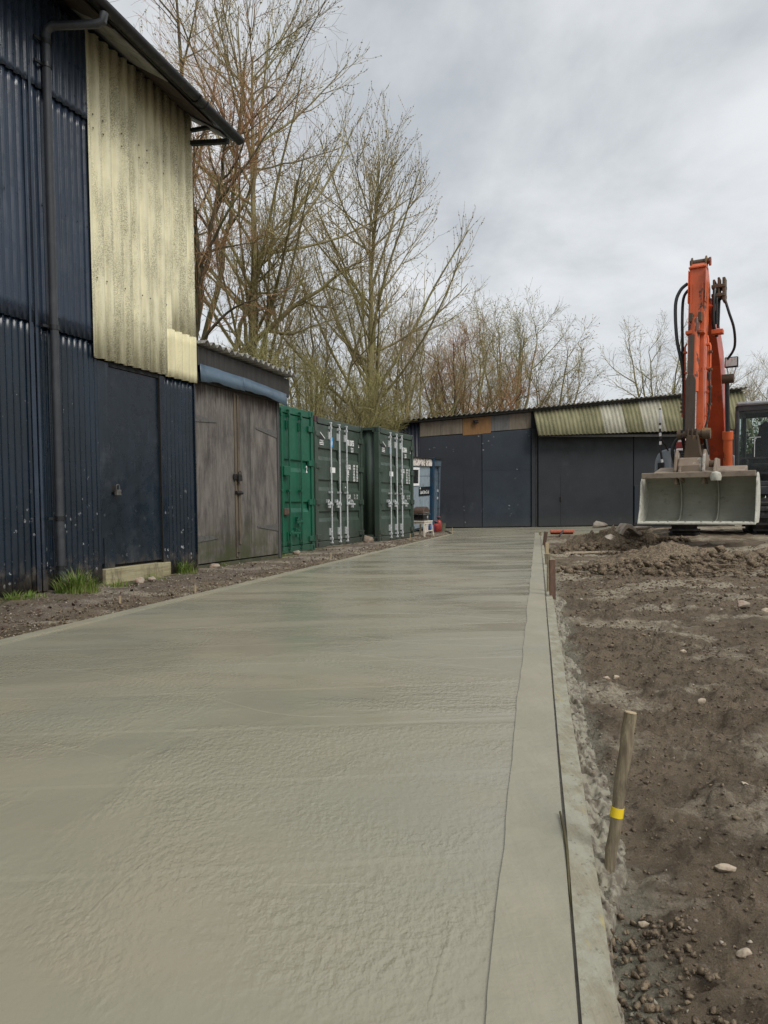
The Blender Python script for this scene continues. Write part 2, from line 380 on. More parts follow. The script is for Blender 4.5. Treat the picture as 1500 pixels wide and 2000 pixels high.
MAT['hitch'] = machine('muddy_hitch', (0.25, 0.19, 0.14), 0.8, (0.42, 0.40, 0.35), 0.85)
MAT['guard'] = simple('brown_ram_guard', (0.080, 0.055, 0.040), 0.6, scale=5, c2=(0.055, 0.038, 0.028), stretch=(3, 3, 0.5))
MAT['body_grey'] = simple('dusty_blue_grey_panel', (0.22, 0.245, 0.27), 0.5, scale=4, c2=(0.14, 0.155, 0.17))
MAT['rubber'] = simple('track_rubber', (0.018, 0.017, 0.016), 0.8, scale=8, c2=(0.05, 0.043, 0.035))
MAT['hose'] = simple('hydraulic_hose', (0.012, 0.013, 0.014), 0.45)
def bucketmat():
    n = NM('cement_splashed_steel'); z = n.xyz()[2]
    cc = n.mix(n.step(n.noise(2.5, 6, 0.6), 0.3, 0.7), (0.30, 0.30, 0.245), (0.235, 0.235, 0.19))
    cc = n.mix(n.step(n.noise(6, 7, 0.7, (1, 1, 1.6)), 0.60, 0.70, 0, 0.6), cc, (0.12, 0.115, 0.09))
    n.bump(n.noise(20, 5), 0.2, 0.01)
    return n.done(cc, n.step(n.noise(4, 4), 0.3, 0.7, 0.45, 0.7), 0, 0.4)
MAT['bucket'] = bucketmat()
MAT['bucket_rim'] = simple('dusty_brown_bucket_back', (0.25, 0.20, 0.15), 0.8, scale=7, c2=(0.16, 0.12, 0.09), bump=0.3)
MAT['bucket_edge'] = simple('pale_cement_coated_edge', (0.50, 0.49, 0.42), 0.7, scale=14, c2=(0.33, 0.32, 0.26))
def glassmat():
    n = NM('cab_glass'); n.b.inputs['Transmission Weight'].default_value = 1.0
    n.b.inputs['IOR'].default_value = 1.25; return n.done((0.62, 0.72, 0.69), 0.02, 0, 0.25)
MAT['glass'] = glassmat()
MAT['seat'] = simple('black_seat_fabric', (0.012, 0.012, 0.014), 0.9)
MAT['cabframe'] = simple('charcoal_cab_frame', (0.035, 0.038, 0.043), 0.5, scale=6, c2=(0.06, 0.06, 0.06))
MAT['roofcap'] = simple('grey_cab_roof', (0.30, 0.32, 0.34), 0.5, scale=6)

def concrete(name, trowel):
    n = NM(name)
    a = n.noise(0.55, 6, 0.6, (0.7, 1.2, 1), 0.5); b = n.noise(2.7, 5, 0.6, None, 0.4)
    c = n.mix(n.step(a, 0.36, 0.64), (0.296, 0.268, 0.194), (0.262, 0.252, 0.188))
    c = n.mix(n.step(b, 0.5, 0.8, 0, 0.5), c, (0.318, 0.282, 0.198))
    c = n.mix(n.step(n.noise(60, 2, 0.5), 0.70, 0.74, 0, 0.25), c, (0.2, 0.19, 0.15))
    m = s = None
    if trowel:
        rip = n.noise(1.0, 4, 0.6, (22, 30, 1), 0.8); n.bump(rip, 0.3, 0.006); n.bump(n.noise(7, 4, 0.6), 0.4, 0.014); n.bump(n.noise(1.0, 4, 0.6, (60, 3, 1), 0.3), 0.25, 0.004)
        c = n.mix(n.step(n.noise(2.5, 5, 0.65, (2, 0.8, 1)), 0.42, 0.66, 0, 0.5), c, (0.345, 0.315, 0.235))
        n.bump(n.noise(160, 3), 0.15, 0.002)
        r = n.step(n.noise(3, 4), 0.3, 0.7, 0.46, 0.66)
    else:
        flat = n.step(n.noise(0.75, 5, 0.6, (1, 1.1, 1), 0.8), 0.42, 0.60, 0.10, 1.0)      # smoother and rougher sweeps
        rip = n.noise(46, 2.5, 0.5, (1.15, 0.7, 1), 0.15)
        n.bump(n.math('MULTIPLY', rip, flat), 0.48, 0.012); n.bump(n.math('MULTIPLY', n.noise(95, 2, 0.5, (1.15, 0.75, 1), 0.0), flat), 0.35, 0.004)
        n.bump(n.noise(2.2, 3, 0.5, (0.8, 1.1, 1), 0.8), 0.16, 0.03)
        # float passes: long narrow ridges swept across the slab
        wv = n.t.nodes.new('ShaderNodeTexWave'); wv.wave_type = 'BANDS'; wv.bands_direction = 'Y'; wv.wave_profile = 'SAW'
        wv.inputs['Scale'].default_value = 0.55; wv.inputs['Distortion'].default_value = 2.2; wv.inputs['Detail'].default_value = 2; wv.inputs['Detail Scale'].default_value = 0.5
        mp = n.t.nodes.new('ShaderNodeMapping'); mp.inputs['Rotation'].default_value = (0, 0, rad(-10)); mp.inputs['Scale'].default_value = (0.55, 1, 1)
        n.t.links.new(n.c, mp.inputs['Vector']); n.t.links.new(mp.outputs[0], wv.inputs['Vector'])
        n.bump(n.step(wv.outputs['Fac'], 0.93, 1.0), 0.30, 0.006)
        n.bump(n.noise(220, 3), 0.08, 0.002)
        r = n.step(n.noise(1.1, 5, 0.6, (0.6, 1.6, 1), 0.5), 0.34, 0.66, 0.16, 0.40)
    return n.done(c, r, 0, 0.5)
MAT['conc'] = concrete('wet_floated_concrete', False)
MAT['conc_m'] = concrete('trowelled_concrete_margin', True)
def boardmat():
    n = NM('slurry_coated_formwork_timber')
    g = n.noise(1.0, 6, 0.65, (45, 1.6, 20), 0.3)
    c = n.mix(n.step(g, 0.3, 0.7), (0.30, 0.275, 0.20), (0.23, 0.205, 0.145))
    c = n.mix(n.step(n.noise(7, 7, 0.72, (1.6, 1.0, 1)), 0.40, 0.60), c, (0.33, 0.32, 0.25))
    c = n.mix(n.step(n.noise(28, 6, 0.72, (1.5, 0.8, 1)), 0.56, 0.66, 0, 0.75), c, (0.14, 0.125, 0.09))
    c = n.mix(n.step(n.noise(9, 5, 0.6, (3, 0.5, 1)), 0.62, 0.72, 0, 0.6), c, (0.40, 0.33, 0.12))
    n.bump(g, 0.3, 0.004); n.bump(n.noise(22, 6, 0.7), 0.5, 0.008)
    return n.done(c, 0.75, 0, 0.3)
MAT['board'] = boardmat()
MAT['gapdark'] = simple('gap_shade_and_joint', (0.12, 0.105, 0.08), 0.6, scale=14, c2=(0.05, 0.043, 0.034))  # dark tone stands in for shade in the board gap; also the apron joint
LX0, LB = -2.498 - 0.2675 * 4.784, 0.2675          # slab left edge  x = LX0 + LB*y
RX0, RB = 0.309 - 0.2075 * 1.176, 0.2075           # slab right edge
def soilmat():
    n = NM('damp_stony_soil'); o = n.xyz()
    c = n.mix(n.step(n.noise(4, 8, 0.65), 0.35, 0.68), (0.235, 0.183, 0.124), (0.135, 0.104, 0.071))
    c = n.mix(n.step(n.noise(0.35, 6, 0.6), 0.45, 0.70, 0, 0.6), c, (0.245, 0.186, 0.125))
    c = n.mix(n.step(n.noise(55, 4, 0.7), 0.57, 0.66, 0, 0.75), c, (0.30, 0.25, 0.20))
    c = n.mix(n.step(n.noise(26, 5, 0.7), 0.56, 0.66, 0, 0.7), c, (0.055, 0.042, 0.032))
    # dry sandy / cement-dusted patches
    p = n.math('MULTIPLY', n.step(n.noise(1.3, 5, 0.6, (0.8, 1.2, 1), 0.3), 0.49, 0.60), n.step(n.noise(38, 5, 0.75), 0.34, 0.58))
    c = n.mix(n.math('MULTIPLY', p, 0.9), c, (0.52, 0.455, 0.345))
    # slurry splashed beyond the right-hand board
    e = n.math('SUBTRACT', o[0], n.math('MULTIPLY_ADD', o[1], RB, RX0 + 0.06))
    near = n.step(e, 0.24, 0.01); pos = n.step(e, -0.05, 0.0)
    sl = n.math('MULTIPLY', n.math('MULTIPLY', near, pos), n.step(n.math('ADD', n.noise(5, 5, 0.7), n.math('MULTIPLY', near, 0.25)), 0.56, 0.70))
    c = n.mix(sl, c, (0.285, 0.268, 0.205))
    # grey gravelly strip by the buildings
    lf = n.math('SUBTRACT', n.math('MULTIPLY_ADD', o[1], LB, LX0), o[0])
    gv = n.math('MULTIPLY', n.step(lf, 0.15, 0.5), n.step(n.noise(2, 4), 0.35, 0.6, 0, 0.8))
    c = n.mix(n.math('MULTIPLY', gv, n.step(n.noise(70, 3, 0.7), 0.42, 0.56)), c, (0.24, 0.20, 0.175))
    c = n.mix(n.math('MULTIPLY', n.step(lf, 0.75, 1.15), n.step(n.noise(6, 5, 0.6), 0.5, 0.6, 0, 0.7)), c, (0.055, 0.075, 0.02))
    # grass far out
    r2 = n.math('POWER', n.math('MULTIPLY_ADD', o[0], o[0], n.math('MULTIPLY', o[1], o[1])), 0.5)
    c = n.mix(n.step(r2, 30, 45), c, (0.06, 0.08, 0.03))
    n.bump(n.noise(10, 8, 0.7), 0.9, 0.06); n.bump(n.noise(60, 6, 0.75), 1.0, 0.03); n.bump(n.noise(170, 4, 0.7), 0.9, 0.008)
    return n.done(c, 0.9, 0, 0.25)
MAT['soil'] = soilmat()
MAT['clod'] = simple('soil_clod', (0.235, 0.182, 0.122), 0.95, scale=45, c2=(0.085, 0.065, 0.046), lo=0.40, hi=0.60, bump=1.0, spec=0.2, bscale=90)
MAT['pebble'] = (lambda n: n.done(n.mix(n.step(n.noise(7, 2), 0.42, 0.6), (0.17, 0.14, 0.115), (0.42, 0.37, 0.30)), 0.9, 0, 0.25))(NM('mixed_pebbles'))
MAT['slurry'] = simple('cement_spatter', (0.245, 0.228, 0.172), 0.8, scale=26, c2=(0.125, 0.103, 0.076), lo=0.42, hi=0.6, bump=0.6)
MAT['stone_pale'] = simple('pale_stone', (0.46, 0.38, 0.28), 0.9, scale=25, c2=(0.28, 0.22, 0.16), bump=0.6)
MAT['stone_brick'] = simple('pinkish_brick_lump', (0.27, 0.165, 0.12), 0.9, scale=22, c2=(0.33, 0.28, 0.22), lo=0.35, hi=0.55, bump=0.6)
MAT['stone_dark'] = simple('dark_lump', (0.045, 0.036, 0.03), 0.95, scale=18, bump=0.6)
MAT['sheeting'] = simple('dirty_pale_rubble', (0.36, 0.31, 0.25), 0.85, scale=9, c2=(0.16, 0.125, 0.095), bump=0.4, bscale=10)
MAT['grass'] = (lambda n: n.done(n.mix(n.step(n.noise(9, 2), 0.35, 0.65), (0.10, 0.17, 0.025), (0.20, 0.26, 0.06)), 0.6, 0, 0.3))(NM('fresh_grass'))
MAT['straw'] = simple('dry_grass', (0.33, 0.28, 0.14), 0.8, scale=10)
def bark(name, a, b, green=(0.12, 0.12, 0.035), gf=0.6):
    n = NM(name)
    c = n.mix(n.step(n.noise(2.2, 6, 0.65, (2, 2, 0.7)), 0.35, 0.65), a, b)
    c = n.mix(n.step(n.noise(0.7, 4), 0.4, 0.65, 0, gf), c, green)
    n.bump(n.noise(20, 5, 0.6, (1, 1, 0.25)), 0.4, 0.02)
    return n.done(c, 0.85, 0, 0.2)
MAT['bark'] = bark('olive_bark', (0.27, 0.225, 0.12), (0.155, 0.128, 0.075), (0.20, 0.19, 0.06))
MAT['bark_dark'] = bark('dark_bark', (0.10, 0.08, 0.05), (0.06, 0.048, 0.034), (0.10, 0.10, 0.035))
MAT['bark_red'] = bark('reddish_twig', (0.42, 0.235, 0.125), (0.30, 0.165, 0.09), (0.33, 0.245, 0.115), 0.5)
MAT['twig'] = bark('olive_twig', (0.36, 0.285, 0.15), (0.25, 0.195, 0.105), (0.34, 0.30, 0.115), 0.6)
MAT['twig_g'] = bark('mossy_twig', (0.34, 0.295, 0.145), (0.235, 0.20, 0.10), (0.32, 0.30, 0.11), 0.7)
MAT['leaf'] = simple('evergreen_leaf', (0.05, 0.085, 0.022), 0.55, scale=2, c2=(0.028, 0.05, 0.014))

# ------------------------------------------------------------------ ground
def xl(y): return LX0 + LB * np.asarray(y, float)
def xr(y): return RX0 + RB * np.asarray(y, float)
def ground_z(x, y):
    x = np.asarray(x, float); y = np.asarray(y, float)
    e = x - xr(y); l = xl(y) - x
    n = fbm(x * 0.6, y * 0.6, 3, 3) * 0.06 + fbm(x * 3.2, y * 3.2, 4, 9) * 0.045
    fine = fbm(x * 14, y * 14, 3, 21) * 0.040 + np.clip(fbm(x * 9, y * 9, 3, 23) - 0.12, 0, 1) * 0.10
    zr = -0.075 + 0.24 * sstep(y, 8.5, 14) * sstep(e, 1.0, 3.2) * (1 - sstep(y, 18, 26)) + (n + fine) * sstep(e, 0.05, 0.3) + fine * 0.4
    lump = np.abs(fbm(x * 17, y * 17, 3, 91)) * 0.10 + np.abs(fbm(x * 6, y * 6, 2, 95)) * 0.08
    zr = zr + lump * sstep(e, 0.40, 0.10) * sstep(e, 0.05, 0.09) * (0.35 + 0.65 * sstep(fbm(x * 1.1, y * 1.1, 3, 31), -0.1, 0.1)) - 0.015 * sstep(e, 0.3, 0.1)
    zr = zr + np.clip(fbm(x * 26, y * 26, 2, 97) - 0.02, 0, 1) * 0.055 * sstep(e, 0.15, 0.4) * (1 - sstep(y, 4, 9))
    zr = np.where((y > 18.5) & (e < 6), np.minimum(zr, -0.05 + (e > 1.0) * 0.02), zr)
    zl = -0.012 + 0.03 * sstep(l, 0.1, 0.7) + n * 0.45 * sstep(l, 0.1, 0.5) + fine * 0.7 * sstep(l, 0.0, 0.1)
    far = sstep(np.hypot(x, y), 40, 70)
    z = np.where(e > -0.02, zr, np.where(l > -0.02, zl, -0.16))
    inapron = (y > 21.2) & (x > 1.5) & (x < 9.0) & (y < 28.5)
    z = np.where(inapron, np.minimum(z, -0.05), z)
    return z * (1 - far) - 0.05 * far
def build_ground():
    ys = [-60, -30, -15, -8, -4, -2, -1, -0.3]
    y = 0.2
    while y < 32: ys.append(y); y += max(0.018, y * 0.0125)
    while y < 900: ys.append(y); y *= 1.18
    ys.append(1200.0)
    off = [0.0]; d = 0.0
    while d < 700:
        d += 0.018 if d < 0.9 else (0.018 + (d - 0.9) * 0.03 if d < 14 else d * 0.2)
        off.append(d)
    off = np.array(off)
    lo = off[::2].copy(); 
    ys = np.array(ys); A = xl(ys); B = xr(ys)
    W = np.maximum(B - A, 0.5)
    cols = [A - q for q in lo[::-1]] + [A + 0.003 + (W - 0.006) * t for t in (0.0, 0.5, 1.0)] + [A + W + q for q in off]
    X = np.stack(cols, 1); Y = np.repeat(ys[:, None], X.shape[1], 1)
    Z = ground_z(X, Y)
    n0 = len(lo); Z[:, n0:n0+3] = -0.16
    v = np.stack([X, Y, Z], -1).reshape(-1, 3); n = X.shape[1]
    i = np.arange(len(ys)-1)[:, None] * n + np.arange(n-1)[None, :]
    f = np.stack([i, i+1, i+n+1, i+n], -1).reshape(-1, 4)
    o = link_mesh('ground', np_mesh('ground', v, f), MAT['soil'], smooth=True)
    tag(o, kind='structure')
build_ground()

def gz(x, y): return float(ground_z(np.array([x]), np.array([y]))[0])

# ------------------------------------------------------------------ concrete slab
def strip(name, left, right, ys, z, mat, parent, thick=0.14, wob=None):
    v = []; f = []
    for k, y in enumerate(ys):
        a, b = left(y), right(y)
        v += [(a, y, z), (b, y, z), (b, y, z - thick), (a, y, z - thick)]
    for k in range(len(ys)-1):
        p, q = 4*k, 4*k+4
        f += [(p, p+1, q+1, q), (p+1, p+2, q+2, q+1), (p+2, p+3, q+3, q+2), (p+3, p, q, q+3)]
    f += [(0, 3, 2, 1), (4*len(ys)-4, 4*len(ys)-3, 4*len(ys)-2, 4*len(ys)-1)]
    b = MB(); b.add(v, f); return b.build(name, mat, parent)
slab = MB()
pts = [(float(xl(-3)), -3), (float(xr(-3)), -3), (float(xr(21.55)), 21.55), (7.7, 22.6), (8.6, 26.86), (1.9, 26.17), (2.05, 23.5), (float(xl(21.6)), 21.6)]
slab.prism(pts, 'z', -0.15, 0.0)
so = slab.build('concrete_slab', MAT['conc']); tag(so, kind='structure')
def wobble(y): return float(0.013 * fbm(np.array([y * 2.8]), np.array([0.3]), 4, 5)[0] * 2)
ysn = list(np.concatenate([np.linspace(-3, 0.3, 8), np.geomspace(0.35, 21.4, 150)]))
strip('trowelled_margin', lambda y: float(xr(y)) - 0.150 + wobble(y), lambda y: float(xr(y)) - 0.003, ysn, 0.0048, MAT['conc_m'], so, 0.02)
strip('edge_margin', lambda y: float(xl(y)) + 0.004, lambda y: float(xl(y)) + 0.115 + 0.4 * wobble(y), [y for y in ysn if y < 21], 0.004, MAT['conc_m'], so, 0.02)
strip('edge_ridge', lambda y: float(xl(y)) + 0.117 + 0.4 * wobble(y), lambda y: float(xl(y)) + 0.126 + 0.4 * wobble(y), [y for y in ysn if y < 21], 0.0075, MAT['conc_m'], so, 0.02)
strip('gap_shade', lambda y: float(xr(y)) + 0.0004, lambda y: float(xr(y)) + 0.012, [y for y in ysn if y < 21.4], -0.0075, MAT['gapdark'], so, 0.05)  # added strip, coloured dark for the shade in the gap
strip('apron_joint', lambda y: float(xl(21.6)) + 0.02, lambda y: float(xr(21.5)) - 0.02, [21.50, 21.53], 0.003, MAT['gapdark'], so, 0.01)

def ridge(pts, wd=0.007, hgt=0.0022):
    r_ = np.random.default_rng(len(pts)); P = [np.array(q, float) for q in pts]; o = []
    for i in range(len(P) - 1):
        p0, p1, p2, p3 = P[max(i-1, 0)], P[i], P[i+1], P[min(i+2, len(P)-1)]
        for f in np.linspace(0, 1, 12)[:-1]: o.append(0.5 * ((2*p1) + (p2-p0)*f + (2*p0-5*p1+4*p2-p3)*f*f + (-p0+3*p1-3*p2+p3)*f**3))
    o = np.array(o); o += r_.normal(size=o.shape) * 0.0012; d = np.gradient(o, axis=0); n_ = np.stack([-d[:, 1], d[:, 0]], 1); n_ /= np.linalg.norm(n_, axis=1, keepdims=True)
    V = []; F = []
    for k in range(len(o)):
        t = math.sin(math.pi * k / (len(o) - 1)) ** 0.4
        for q, z in ((-1, -0.001), (0, hgt * t * (0.6 + 0.7 * r_.random())), (1.6, -0.001)): V.append((o[k, 0] + n_[k, 0] * q * wd, o[k, 1] + n_[k, 1] * q * wd, z))
    for k in range(len(o) - 1):
        for j in range(2): F.append((3*k+j, 3*k+j+1, 3*k+j+4, 3*k+j+3))
    link_mesh('float_mark', np_mesh('float_mark', np.array(V), np.array(F)), MAT['conc'], so, True)
ridge([(-0.546, 1.821), (-0.604, 1.658), (-0.643, 1.403)])
ridge([(-0.314, 1.736), (-0.228, 1.638), (-0.066, 1.635), (0.048, 1.604), (0.137, 1.525)])
ridge([(0.137, 1.525), (0.103, 1.433), (-0.018, 1.418), (-0.121, 1.455), (-0.266, 1.523)])
ridge([(-0.632, 2.884), (-0.290, 2.692), (0.077, 2.411), (0.385, 2.243)])
ridge([(-0.459, 4.335), (0.021, 4.092), (0.666, 3.720)])
ridge([(-0.991, 7.492), (0.045, 7.265), (1.422, 7.360)])
ridge([(-0.457, 5.904), (0.389, 5.705), (1.034, 5.357)])
ridge([(-1.921, 3.988), (-1.136, 3.603), (-0.495, 3.038), (-0.110, 2.950)])
ridge([(-0.462, 5.052), (0.151, 4.545), (0.817, 4.392)])
ridge([(0.138, 1.477), (0.096, 1.342), (0.063, 1.180)])
ridge([(-1.438, 2.731), (-1.022, 2.546), (-0.527, 2.247), (-0.272, 1.981)])
ridge([(-1.574, 5.018), (-1.199, 5.206), (-0.648, 4.863)])
BLAB = ['slurry-coated formwork board beside the yellow-banded peg', 'formwork board starting at the tall brown stake beside the slab',
        'narrow formwork board past the tall brown stake, third along the slab', 'farthest formwork board ending near the red broom']
for k, (a, b) in enumerate(((-2.5, 6.72), (6.75, 11.4), (11.43, 16.2), (16.23, 21.5))):
    dx = (0.0, 0.006, -0.002, 0.004)[k]
    ww = (0.060, 0.052, 0.05, 0.05)[k]
    ys_ = np.linspace(a, b, 40)
    o = strip('formwork_board', lambda y: float(xr(y)) + 0.0075 + dx + 0.3 * wobble(y * 0.7 + 9), lambda y: float(xr(y)) + 0.0095 + dx + ww + 0.4 * wobble(y + 3), list(ys_), 0.001 - 0.003 * (k % 2), MAT['board'], None, 0.17)
    tag(o, BLAB[k], 'board', 'formwork boards along the slab')
tw = MB(); tw.tube([(float(xr(1.98)) - 0.006, 1.98, 0.013), (float(xr(1.86)) + 0.002, 1.86, 0.010), (float(xr(1.78)) + 0.005, 1.78, 0.004), (float(xr(1.62)) + 0.004, 1.62, -0.004), (float(xr(1.5)) + 0.006, 1.5, -0.01)], [0.0028, 0.004, 0.004, 0.0035, 0.002], 6)
tag(tw.build('twig', MAT['bark_dark'], smooth=True), 'thin dark twig caught in the gap beside the formwork board', 'twig')

# pegs on the right
def peg(name, base, top, r, mat, label, square=False, band=None, chip=True):
    root = empty(name, base); tag(root, label, 'stake', 'timber stakes along the slab')
    d = Vector(top) - Vector(base); L = d.length; dn = d.normalized()
    lo_ = -dn * 0.12
    b = MB()
    if square: b.bar(lo_, d, r * 2, r * 1.4)
    else:
        rj = random.Random(4); q_ = [lo_] + [d * t + Vector((rj.uniform(-1, 1), rj.uniform(-1, 1), 0)) * 0.0022 for t in np.linspace(0, 0.97, 12)] + [d]
        b.tube(q_, [r * 0.6] + [r * (0.90 + 0.17 * t + rj.uniform(-0.05, 0.05)) for t in np.linspace(0, 0.97, 12)] + [r * 1.02], 10)
    b.build('shaft', mat, root, smooth=not square, bevel=0.003 if square else 0)
    c = MB(); rr = r * 1.0
    if square: c.bar(d * 0.999, d * 1.004, r * 1.9, r * 1.3)
    else: c.tube([d * 0.998, d * 1.004], [rr, rr * 0.95], 9)
    c.build('split_top', MAT['peg_end'], root)
    if band:
        q = MB(); q.tube([d * band, d * (band + 0.03), d * (band + 0.058)], r * 1.07, 12); q.build('painted_band', MAT['yellow'], root, smooth=True)
    return root
peg('timber_stake', (0.538, 1.775, -0.07), (0.600, 1.800, 0.335), 0.0150, MAT['peg'], 'round wooden peg with yellow painted band beside the near board', band=0.375)
peg('timber_stake', (1.553, 6.83, -0.07), (1.551, 6.84, 0.33), 0.026, MAT['peg_red'], 'tall square brown stake beside the slab, second from the camera', True)
peg('timber_stake', (1.585, 7.15, -0.07), (1.59, 7.16, 0.36), 0.016, MAT['peg'], 'thin pale stake just behind the tall brown stake', True)
peg('timber_stake', (2.29, 10.34, -0.07), (2.27, 10.34, 0.145), 0.03, MAT['peg'], 'short grey stake beside the slab beyond the tall brown stake', True)
peg('timber_stake', (2.975, 13.54, -0.07), (2.975, 13.54, 0.13), 0.03, MAT['peg_end'], 'short pale stake beside the slab between grey and red ones', True)
peg('timber_stake', (3.25, 15.1, -0.07), (3.30, 15.1, 0.27), 0.032, MAT['peg_red'], 'leaning red-brown stake beside the far end of the slab', True)
peg('timber_stake', (4.15, 19.6, -0.07), (4.12, 19.6, 0.10), 0.03, MAT['peg'], 'last small stake by the slab corner near the broom', True)
for (x, y, h, lab) in ((-2.33, 6.5, 0.075, 'small pale marker peg at the slab edge facing the grass tuft'), (-1.905, 7.44, 0.065, 'small pale marker peg at the slab edge opposite the door step'),
                       (-0.86, 11.95, 0.09, 'thin marker peg at the slab edge in front of the green container'), (0.62, 17.6, 0.16, 'pale marker peg by the right foot of the far olive container'),
                       (2.02, 21.9, 0.16, 'lone thin marker pin at the far slab corner before the barn')):
    b = MB(); b.bar((0, 0, -0.08), (0.004, 0.0, h), 0.016, 0.012)
    o = b.build('marker_peg', MAT['peg_end'], loc=(x, y, 0.0)); tag(o, lab, 'peg', 'marker pegs on the left slab edge')

# ------------------------------------------------------------------ loose stones, clods, gravel
HULLS = None
def hull(r, n):
    import bmesh
    bm = bmesh.new(); p = r.normal(size=(n, 3)); p /= np.linalg.norm(p, axis=1, keepdims=True); p *= (0.75 + 0.35 * r.random((n, 1)))
    for q in p: bm.verts.new(q)
    res = bmesh.ops.convex_hull(bm, input=bm.verts)
    bmesh.ops.delete(bm, geom=[g for g in res['geom_interior'] if isinstance(g, bmesh.types.BMVert)], context='VERTS')
    bmesh.ops.triangulate(bm, faces=bm.faces[:]); bm.verts.index_update()
    v = np.array([q.co[:] for q in bm.verts]); f = np.array([[q.index for q in t.verts] for t in bm.faces]); bm.free()
    return v, f
def scatter(name, P, S, mat, label=None, flat=0.65, seed=1):
    global HULLS
    if HULLS is None:
        rh = np.random.default_rng(99); HULLS = [hull(rh, k) for k in (8, 9, 10, 11, 12, 9, 10, 11)]
    r = np.random.default_rng(seed); vs = []; fs = []; base = 0
    pick = r.integers(0, len(HULLS), len(P))
    for h, (v0, f0) in enumerate(HULLS):
        ii = np.nonzero(pick == h)[0]; n = len(ii)
        if not n: continue
        rv = v0[None] * np.stack([np.ones(n), 0.55 + 0.5 * r.random(n), flat * (0.6 + 0.6 * r.random(n))], 1)[:, None, :]
        t = (r.random(n) - 0.5) * 1.0; ct, st = np.cos(t)[:, None], np.sin(t)[:, None]
        x0 = rv[..., 0] * ct - rv[..., 2] * st; z0 = rv[..., 0] * st + rv[..., 2] * ct
        a = r.random(n) * 6.283; ca, sa = np.cos(a)[:, None], np.sin(a)[:, None]
        x = x0 * ca - rv[..., 1] * sa; y = x0 * sa + rv[..., 1] * ca
        V = np.stack([x, y, z0], -1) * S[ii][:, None, None] + P[ii][:, None, :]
        F = f0[None] + (np.arange(n) * len(v0))[:, None, None] + base; base += n * len(v0)
        vs.append(V.reshape(-1, 3)); fs.append(F.reshape(-1, 3))
    o = link_mesh(name, np_mesh(name, np.concatenate(vs), np.concatenate(fs)), mat, None, False)
    tag(o, label, kind='stuff'); return o
def right_pts(n, seed, emin, emax, ymin, ymax, pw=1.0):
    r = np.random.default_rng(seed)
    y = ymin * (ymax / ymin) ** r.random(n); e = emin + (emax - emin) * r.random(n) ** pw
    x = xr(y) + e
    return x, y, r
def put(x, y, r, smin, smax, sink=0.25, p=3.0):
    s = smin + (smax - smin) * r.random(len(x)) ** p
    return np.stack([x, y, ground_z(x, y) + s * (0.5 - sink)], 1), s
x, y, r = right_pts(34000, 2, 0.07, 3.6, 0.95, 12, 0.8); P, S = put(x, y, r, 0.0016, 0.0105, 0.15, 3.0)
S *= np.clip(y / 3.0, 0.9, 2.6)
k = fbm(x * 0.9, y * 0.9, 3, 61) > -0.10
scatter('soil_clods', P[k], S[k], MAT['clod'], 'loose dark soil crumbs over the dug ground', 0.6, seed=3)
x, y, r = right_pts(4200, 4, 0.07, 5.5, 0.95, 15); P, S = put(x, y, r, 0.0014, 0.010, 0.3, 3.4)
S *= np.clip(y / 3.0, 0.9, 2.6)
scatter('pebbles', P, S, MAT['pebble'], 'small pale pebbles in the dug soil', seed=5)
x, y, r = right_pts(420, 6, 0.075, 0.27, 1.0, 1.62, 1.2); P, S = put(x, y, r, 0.003, 0.0145, 0.1, 1.6); P[:, 2] += 0.004
scatter('gravel', P, S, MAT['clod'], 'brown gravel heaped against the near board', 0.8, seed=7)
x, y, r = right_pts(2600, 8, 0.072, 0.21, 1.0, 9.0, 1.8); P, S = put(x, y, r, 0.002, 0.010, 0.0, 2.6)
k = fbm(x * 1.1, y * 1.1, 3, 31) > -0.02
def cement_spill():
    ys = np.geomspace(1.0, 13.0, 900); cs = np.linspace(0, 1, 34)
    edge = 0.085 + 0.22 * np.clip(fbm(ys * 1.3, ys * 0 + 2.2, 4, 51) + 0.30, 0.0, 1) * sstep(ys, 1.45, 1.85)
    Y = np.repeat(ys[:, None], len(cs), 1); E_ = 0.066 + (edge[:, None] - 0.060) * cs[None]
    X = xr(Y) + E_ ; Y = Y + 0.012 * fbm(X * 30, Y * 30, 2, 53)
    t = cs[None]
    rid = 1 - 2.4 * np.abs(fbm(X * 16, Y * 12, 3, 55)); rid2 = 1 - 2.2 * np.abs(fbm(X * 40, Y * 34, 3, 57))
    base = -0.040 - 0.040 * t ** 0.8
    Z = base + 0.046 * (rid - 0.62) + 0.026 * (rid2 - 0.6)
    Z = np.minimum(Z, -0.010) - 0.05 * sstep(t, 0.75, 1.0)
    Z = np.where(t < 0.02, -0.06, Z)
    v = np.stack([X, Y, Z], -1).reshape(-1, 3); n = len(cs); i = np.arange(len(ys) - 1)[:, None] * n + np.arange(n - 1)[None, :]
    f = np.stack([i, i + 1, i + n + 1, i + n], -1).reshape(-1, 4)
    o = link_mesh('cement_spill', np_mesh('cement_spill', v, f), MAT['slurry'], None, True); tag(o, 'lumpy grey cement spill along the outside of the formwork board', 'cement spill', kind='stuff')
cement_spill()
S = S * 0.75
scatter('cement_spatter', P[k], S[k], MAT['slurry'], 'grey cement spatter along the outside of the board', 0.6, seed=9)
x, y, r = right_pts(340, 16, 0.2, 3.6, 1.2, 11); P, S = put(x, y, r, 0.008, 0.022, 0.25, 2.2); S *= np.clip(y / 4.0, 0.7, 2.0)
scatter('soil_clods', P, S, MAT['clod'], 'scattered larger broken clods on the dug ground', 0.7, seed=17)
